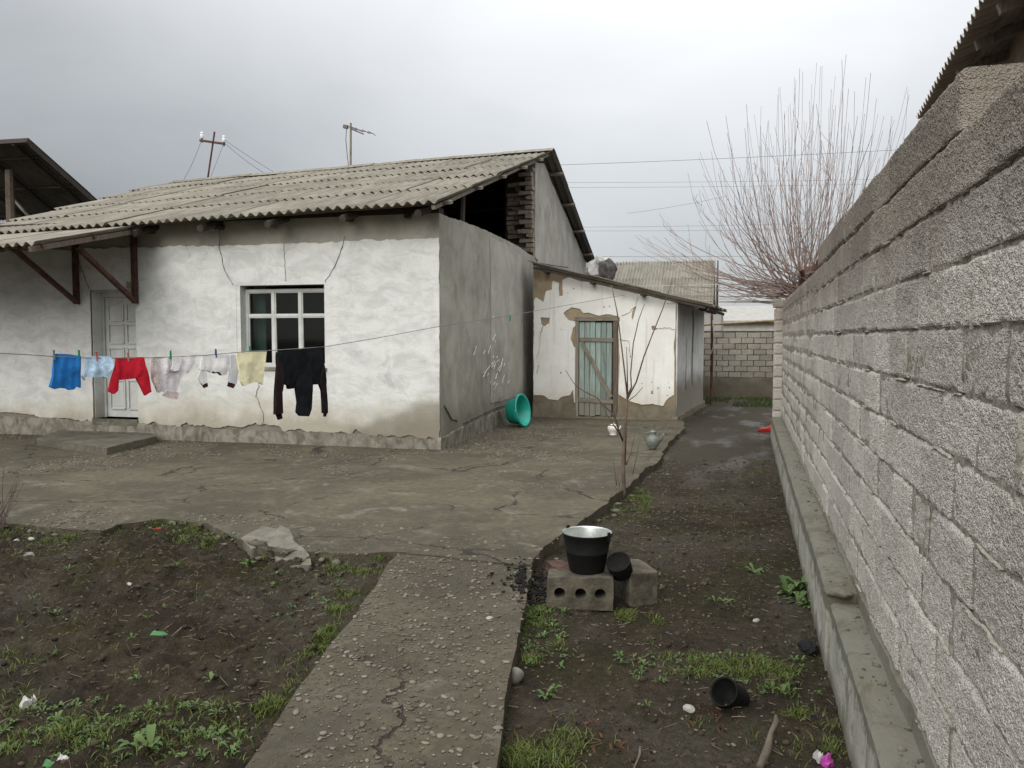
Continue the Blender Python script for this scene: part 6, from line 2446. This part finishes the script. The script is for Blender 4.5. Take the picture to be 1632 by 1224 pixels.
P = np.concatenate(G)
P = P[(fbm(P[:, 0] * 5, P[:, 1] * 5, 631, 3) + .22 * rg.random(len(P)) > .03)]
ok = ~pip(P, path_poly) & ~pip(P, patio_poly)
P = P[ok]
blades('grass', P, ground_z(P[:, 0], P[:, 1]), .008 + .030 * rg.random(len(P)) ** 1.6, rg.uniform(.0028, .0065, len(P)), 'grass', 'short green grass tufts along the path and in the dirt', 'grass', 1.5, 7)
Pf = rand_in(np.array([(-.6, 20.3), (1.8, 20.3), (1.8, 21.9), (-.6, 21.9)]), 3600, rg)
Pf = Pf[fbm(Pf[:, 0] * 2, Pf[:, 1] * 2, 621, 3) > .0]
blades('grass', Pf, ground_z(Pf[:, 0], Pf[:, 1]), rg.uniform(.03, .11, len(Pf)), rg.uniform(.008, .018, len(Pf)), 'grass', 'dull grass strip at the foot of the far block wall', 'grass', .8, 8, rg.random(len(Pf)) * .25)
# dry straw, stems and dead twigs lying flat
for (poly, n, sd, lab) in ((left_bed, 2300, 9, 'dry straw and stems lying on the dug bed'), (right_bed, 1800, 10, 'dry straw and stems lying on the dirt strip')):
    P = rand_in(poly, n, rg)
    L = .012 + .05 * rg.random(n) ** 2.5
    a = rg.uniform(0, 6.28, n)
    d = np.c_[np.cos(a), np.sin(a)]
    z0 = ground_z(P[:, 0], P[:, 1]) + .005
    Q = P + d * L[:, None]
    z1 = ground_z(Q[:, 0], Q[:, 1]) + rg.uniform(.003, .014, n)
    u = np.c_[-d[:, 1], d[:, 0]] * rg.uniform(.0008, .0020, n)[:, None]
    v = np.stack([np.c_[P - u, z0], np.c_[P + u, z0], np.c_[Q + u, z1], np.c_[Q - u, z1], np.c_[P, z0 + .004], np.c_[Q, z1 + .003]], 1).reshape(-1, 3)
    k = (np.arange(n) * 6)[:, None]
    F = np.concatenate([k + np.array([[0, 3, 5, 4]]), k + np.array([[1, 4, 5, 2]]), k + np.array([[0, 1, 2, 3]])])
    o = link('straw', mesh_np('straw', v, F, False, np.repeat(rg.random(n), 6)), MT['straw'])
    tag(o, lab, 'straw', kind='stuff')


def leaf_rosette(mb, c, n, L, seed, up=.35):
    rs_ = random.Random(seed)
    for k in range(n):
        a = rs_.uniform(0, 6.28)
        l = L * rs_.uniform(.5, 1.15)
        w = l * rs_.uniform(.28, .42)
        d = Vector((math.cos(a), math.sin(a), 0))
        s_ = Vector((-d.y, d.x, 0))
        el = rs_.uniform(.1, 1.0) * up
        o_ = Vector(c) + d * l * .12
        pr = [(0, .12, 0), (.28, .8, .5), (.55, 1.0, .8), (.8, .7, .82), (1.0, .06, .7)]
        V = []
        for (t, wd, hh) in pr:
            ctr = o_ + d * (l * t) + Vector((0, 0, l * el * hh * 1.6))
            rz = w * .5 * wd
            V += [ctr - s_ * rz + Vector((0, 0, rz * .35)), ctr, ctr + s_ * rz + Vector((0, 0, rz * .35))]
        F = []
        for i in range(4):
            F += [(3 * i, 3 * i + 1, 3 * i + 4, 3 * i + 3), (3 * i + 1, 3 * i + 2, 3 * i + 5, 3 * i + 4)]
        mb.add(V, F)


def set_tint(o, per, seed):
    me = o.data
    rg_ = np.random.default_rng(seed)
    n = len(me.vertices)
    a = me.attributes.new('tint', 'FLOAT', 'POINT')
    a.data.foreach_set('value', np.repeat(rg_.random(n // per + 1), per)[:n].astype(np.float32))


for (px, py, n, L, lb) in ((1210, 912, 22, .07, 'small leafy weed left of the big green weeds by the ledge'), (1262, 938, 46, .12, 'big leafy green weed against the concrete ledge'),
                           (1284, 962, 34, .10, 'leafy green weed just in front of the big one by the ledge'), (868, 1108, 14, .06, 'small broad-leaved weed on the dirt near the path'),
                           (1148, 955, 9, .055, 'tiny broad-leaved weed in the dirt right of the blocks'), (400, 905, 20, .06, 'leafy weed in the left bed below the broken patio edge'), (232, 1205, 18, .09, 'broad-leaved weed in the left foreground grass')):
    g_ = gp(px, py, -.08)
    m = MB()
    for j in range(3):
        leaf_rosette(m, (g_[0] + random.uniform(-.05, .05) * (L / .08), g_[1] + random.uniform(-.05, .05) * (L / .08), gz(g_[0], g_[1]) + .004), n // 3 + 1, L, px + j, .55)
    o = m.build('leafy_weed', MT['weed'], smooth=True)
    set_tint(o, 15, px)
    tag(o, lb, 'weed')
# ground-hugging small weeds
cents = np.concatenate([patch([(820, 960), (900, 970), (900, 1060), (830, 1060)], 60), patch([(980, 1040), (1280, 1040), (1290, 1110), (1000, 1080)], 70), patch([(0, 1130), (400, 1130), (380, 1224), (0, 1224)], 130),
                        patch([(240, 835), (400, 870), (300, 880)], 40), patch([(430, 900), (600, 900), (500, 1040), (440, 1000)], 40), rand_in(right_bed, 60, rg), rand_in(left_bed, 90, rg), patch([(920, 800), (1040, 785), (1020, 840), (930, 835)], 30)])
cents = cents[~pip(cents, path_poly) & ~pip(cents, patio_poly)]
m = MB()
for i, c in enumerate(cents):
    leaf_rosette(m, (c[0], c[1], gz(c[0], c[1]) + .003), random.randint(5, 11), random.uniform(.014, .04), 900 + i, .6)
o = m.build('small_weeds', MT['weed'], smooth=True)
set_tint(o, 15, 5)
tag(o, 'small ground-hugging green weeds over the dirt', 'weeds', kind='stuff')
# reddish dead leaves by the sapling
P = np.concatenate([tufts(np.array([gp(985, 790, -.08)[:2]]), 1, 60, .07), tufts(np.array([gp(975, 1180, -.09)[:2]]), 1, 90, .12), tufts(np.array([gp(1130, 1140, -.09)[:2]]), 1, 60, .07)])
P = P[~pip(P, path_poly) & ~pip(P, patio_poly)]
blades('dead_leaves', P, ground_z(P[:, 0], P[:, 1]), rg.uniform(.004, .02, len(P)), rg.uniform(.006, .016, len(P)), 'dead_leaf', 'reddish brown dead leaves and litter on the dirt', 'dead leaves', 2.2, 11)
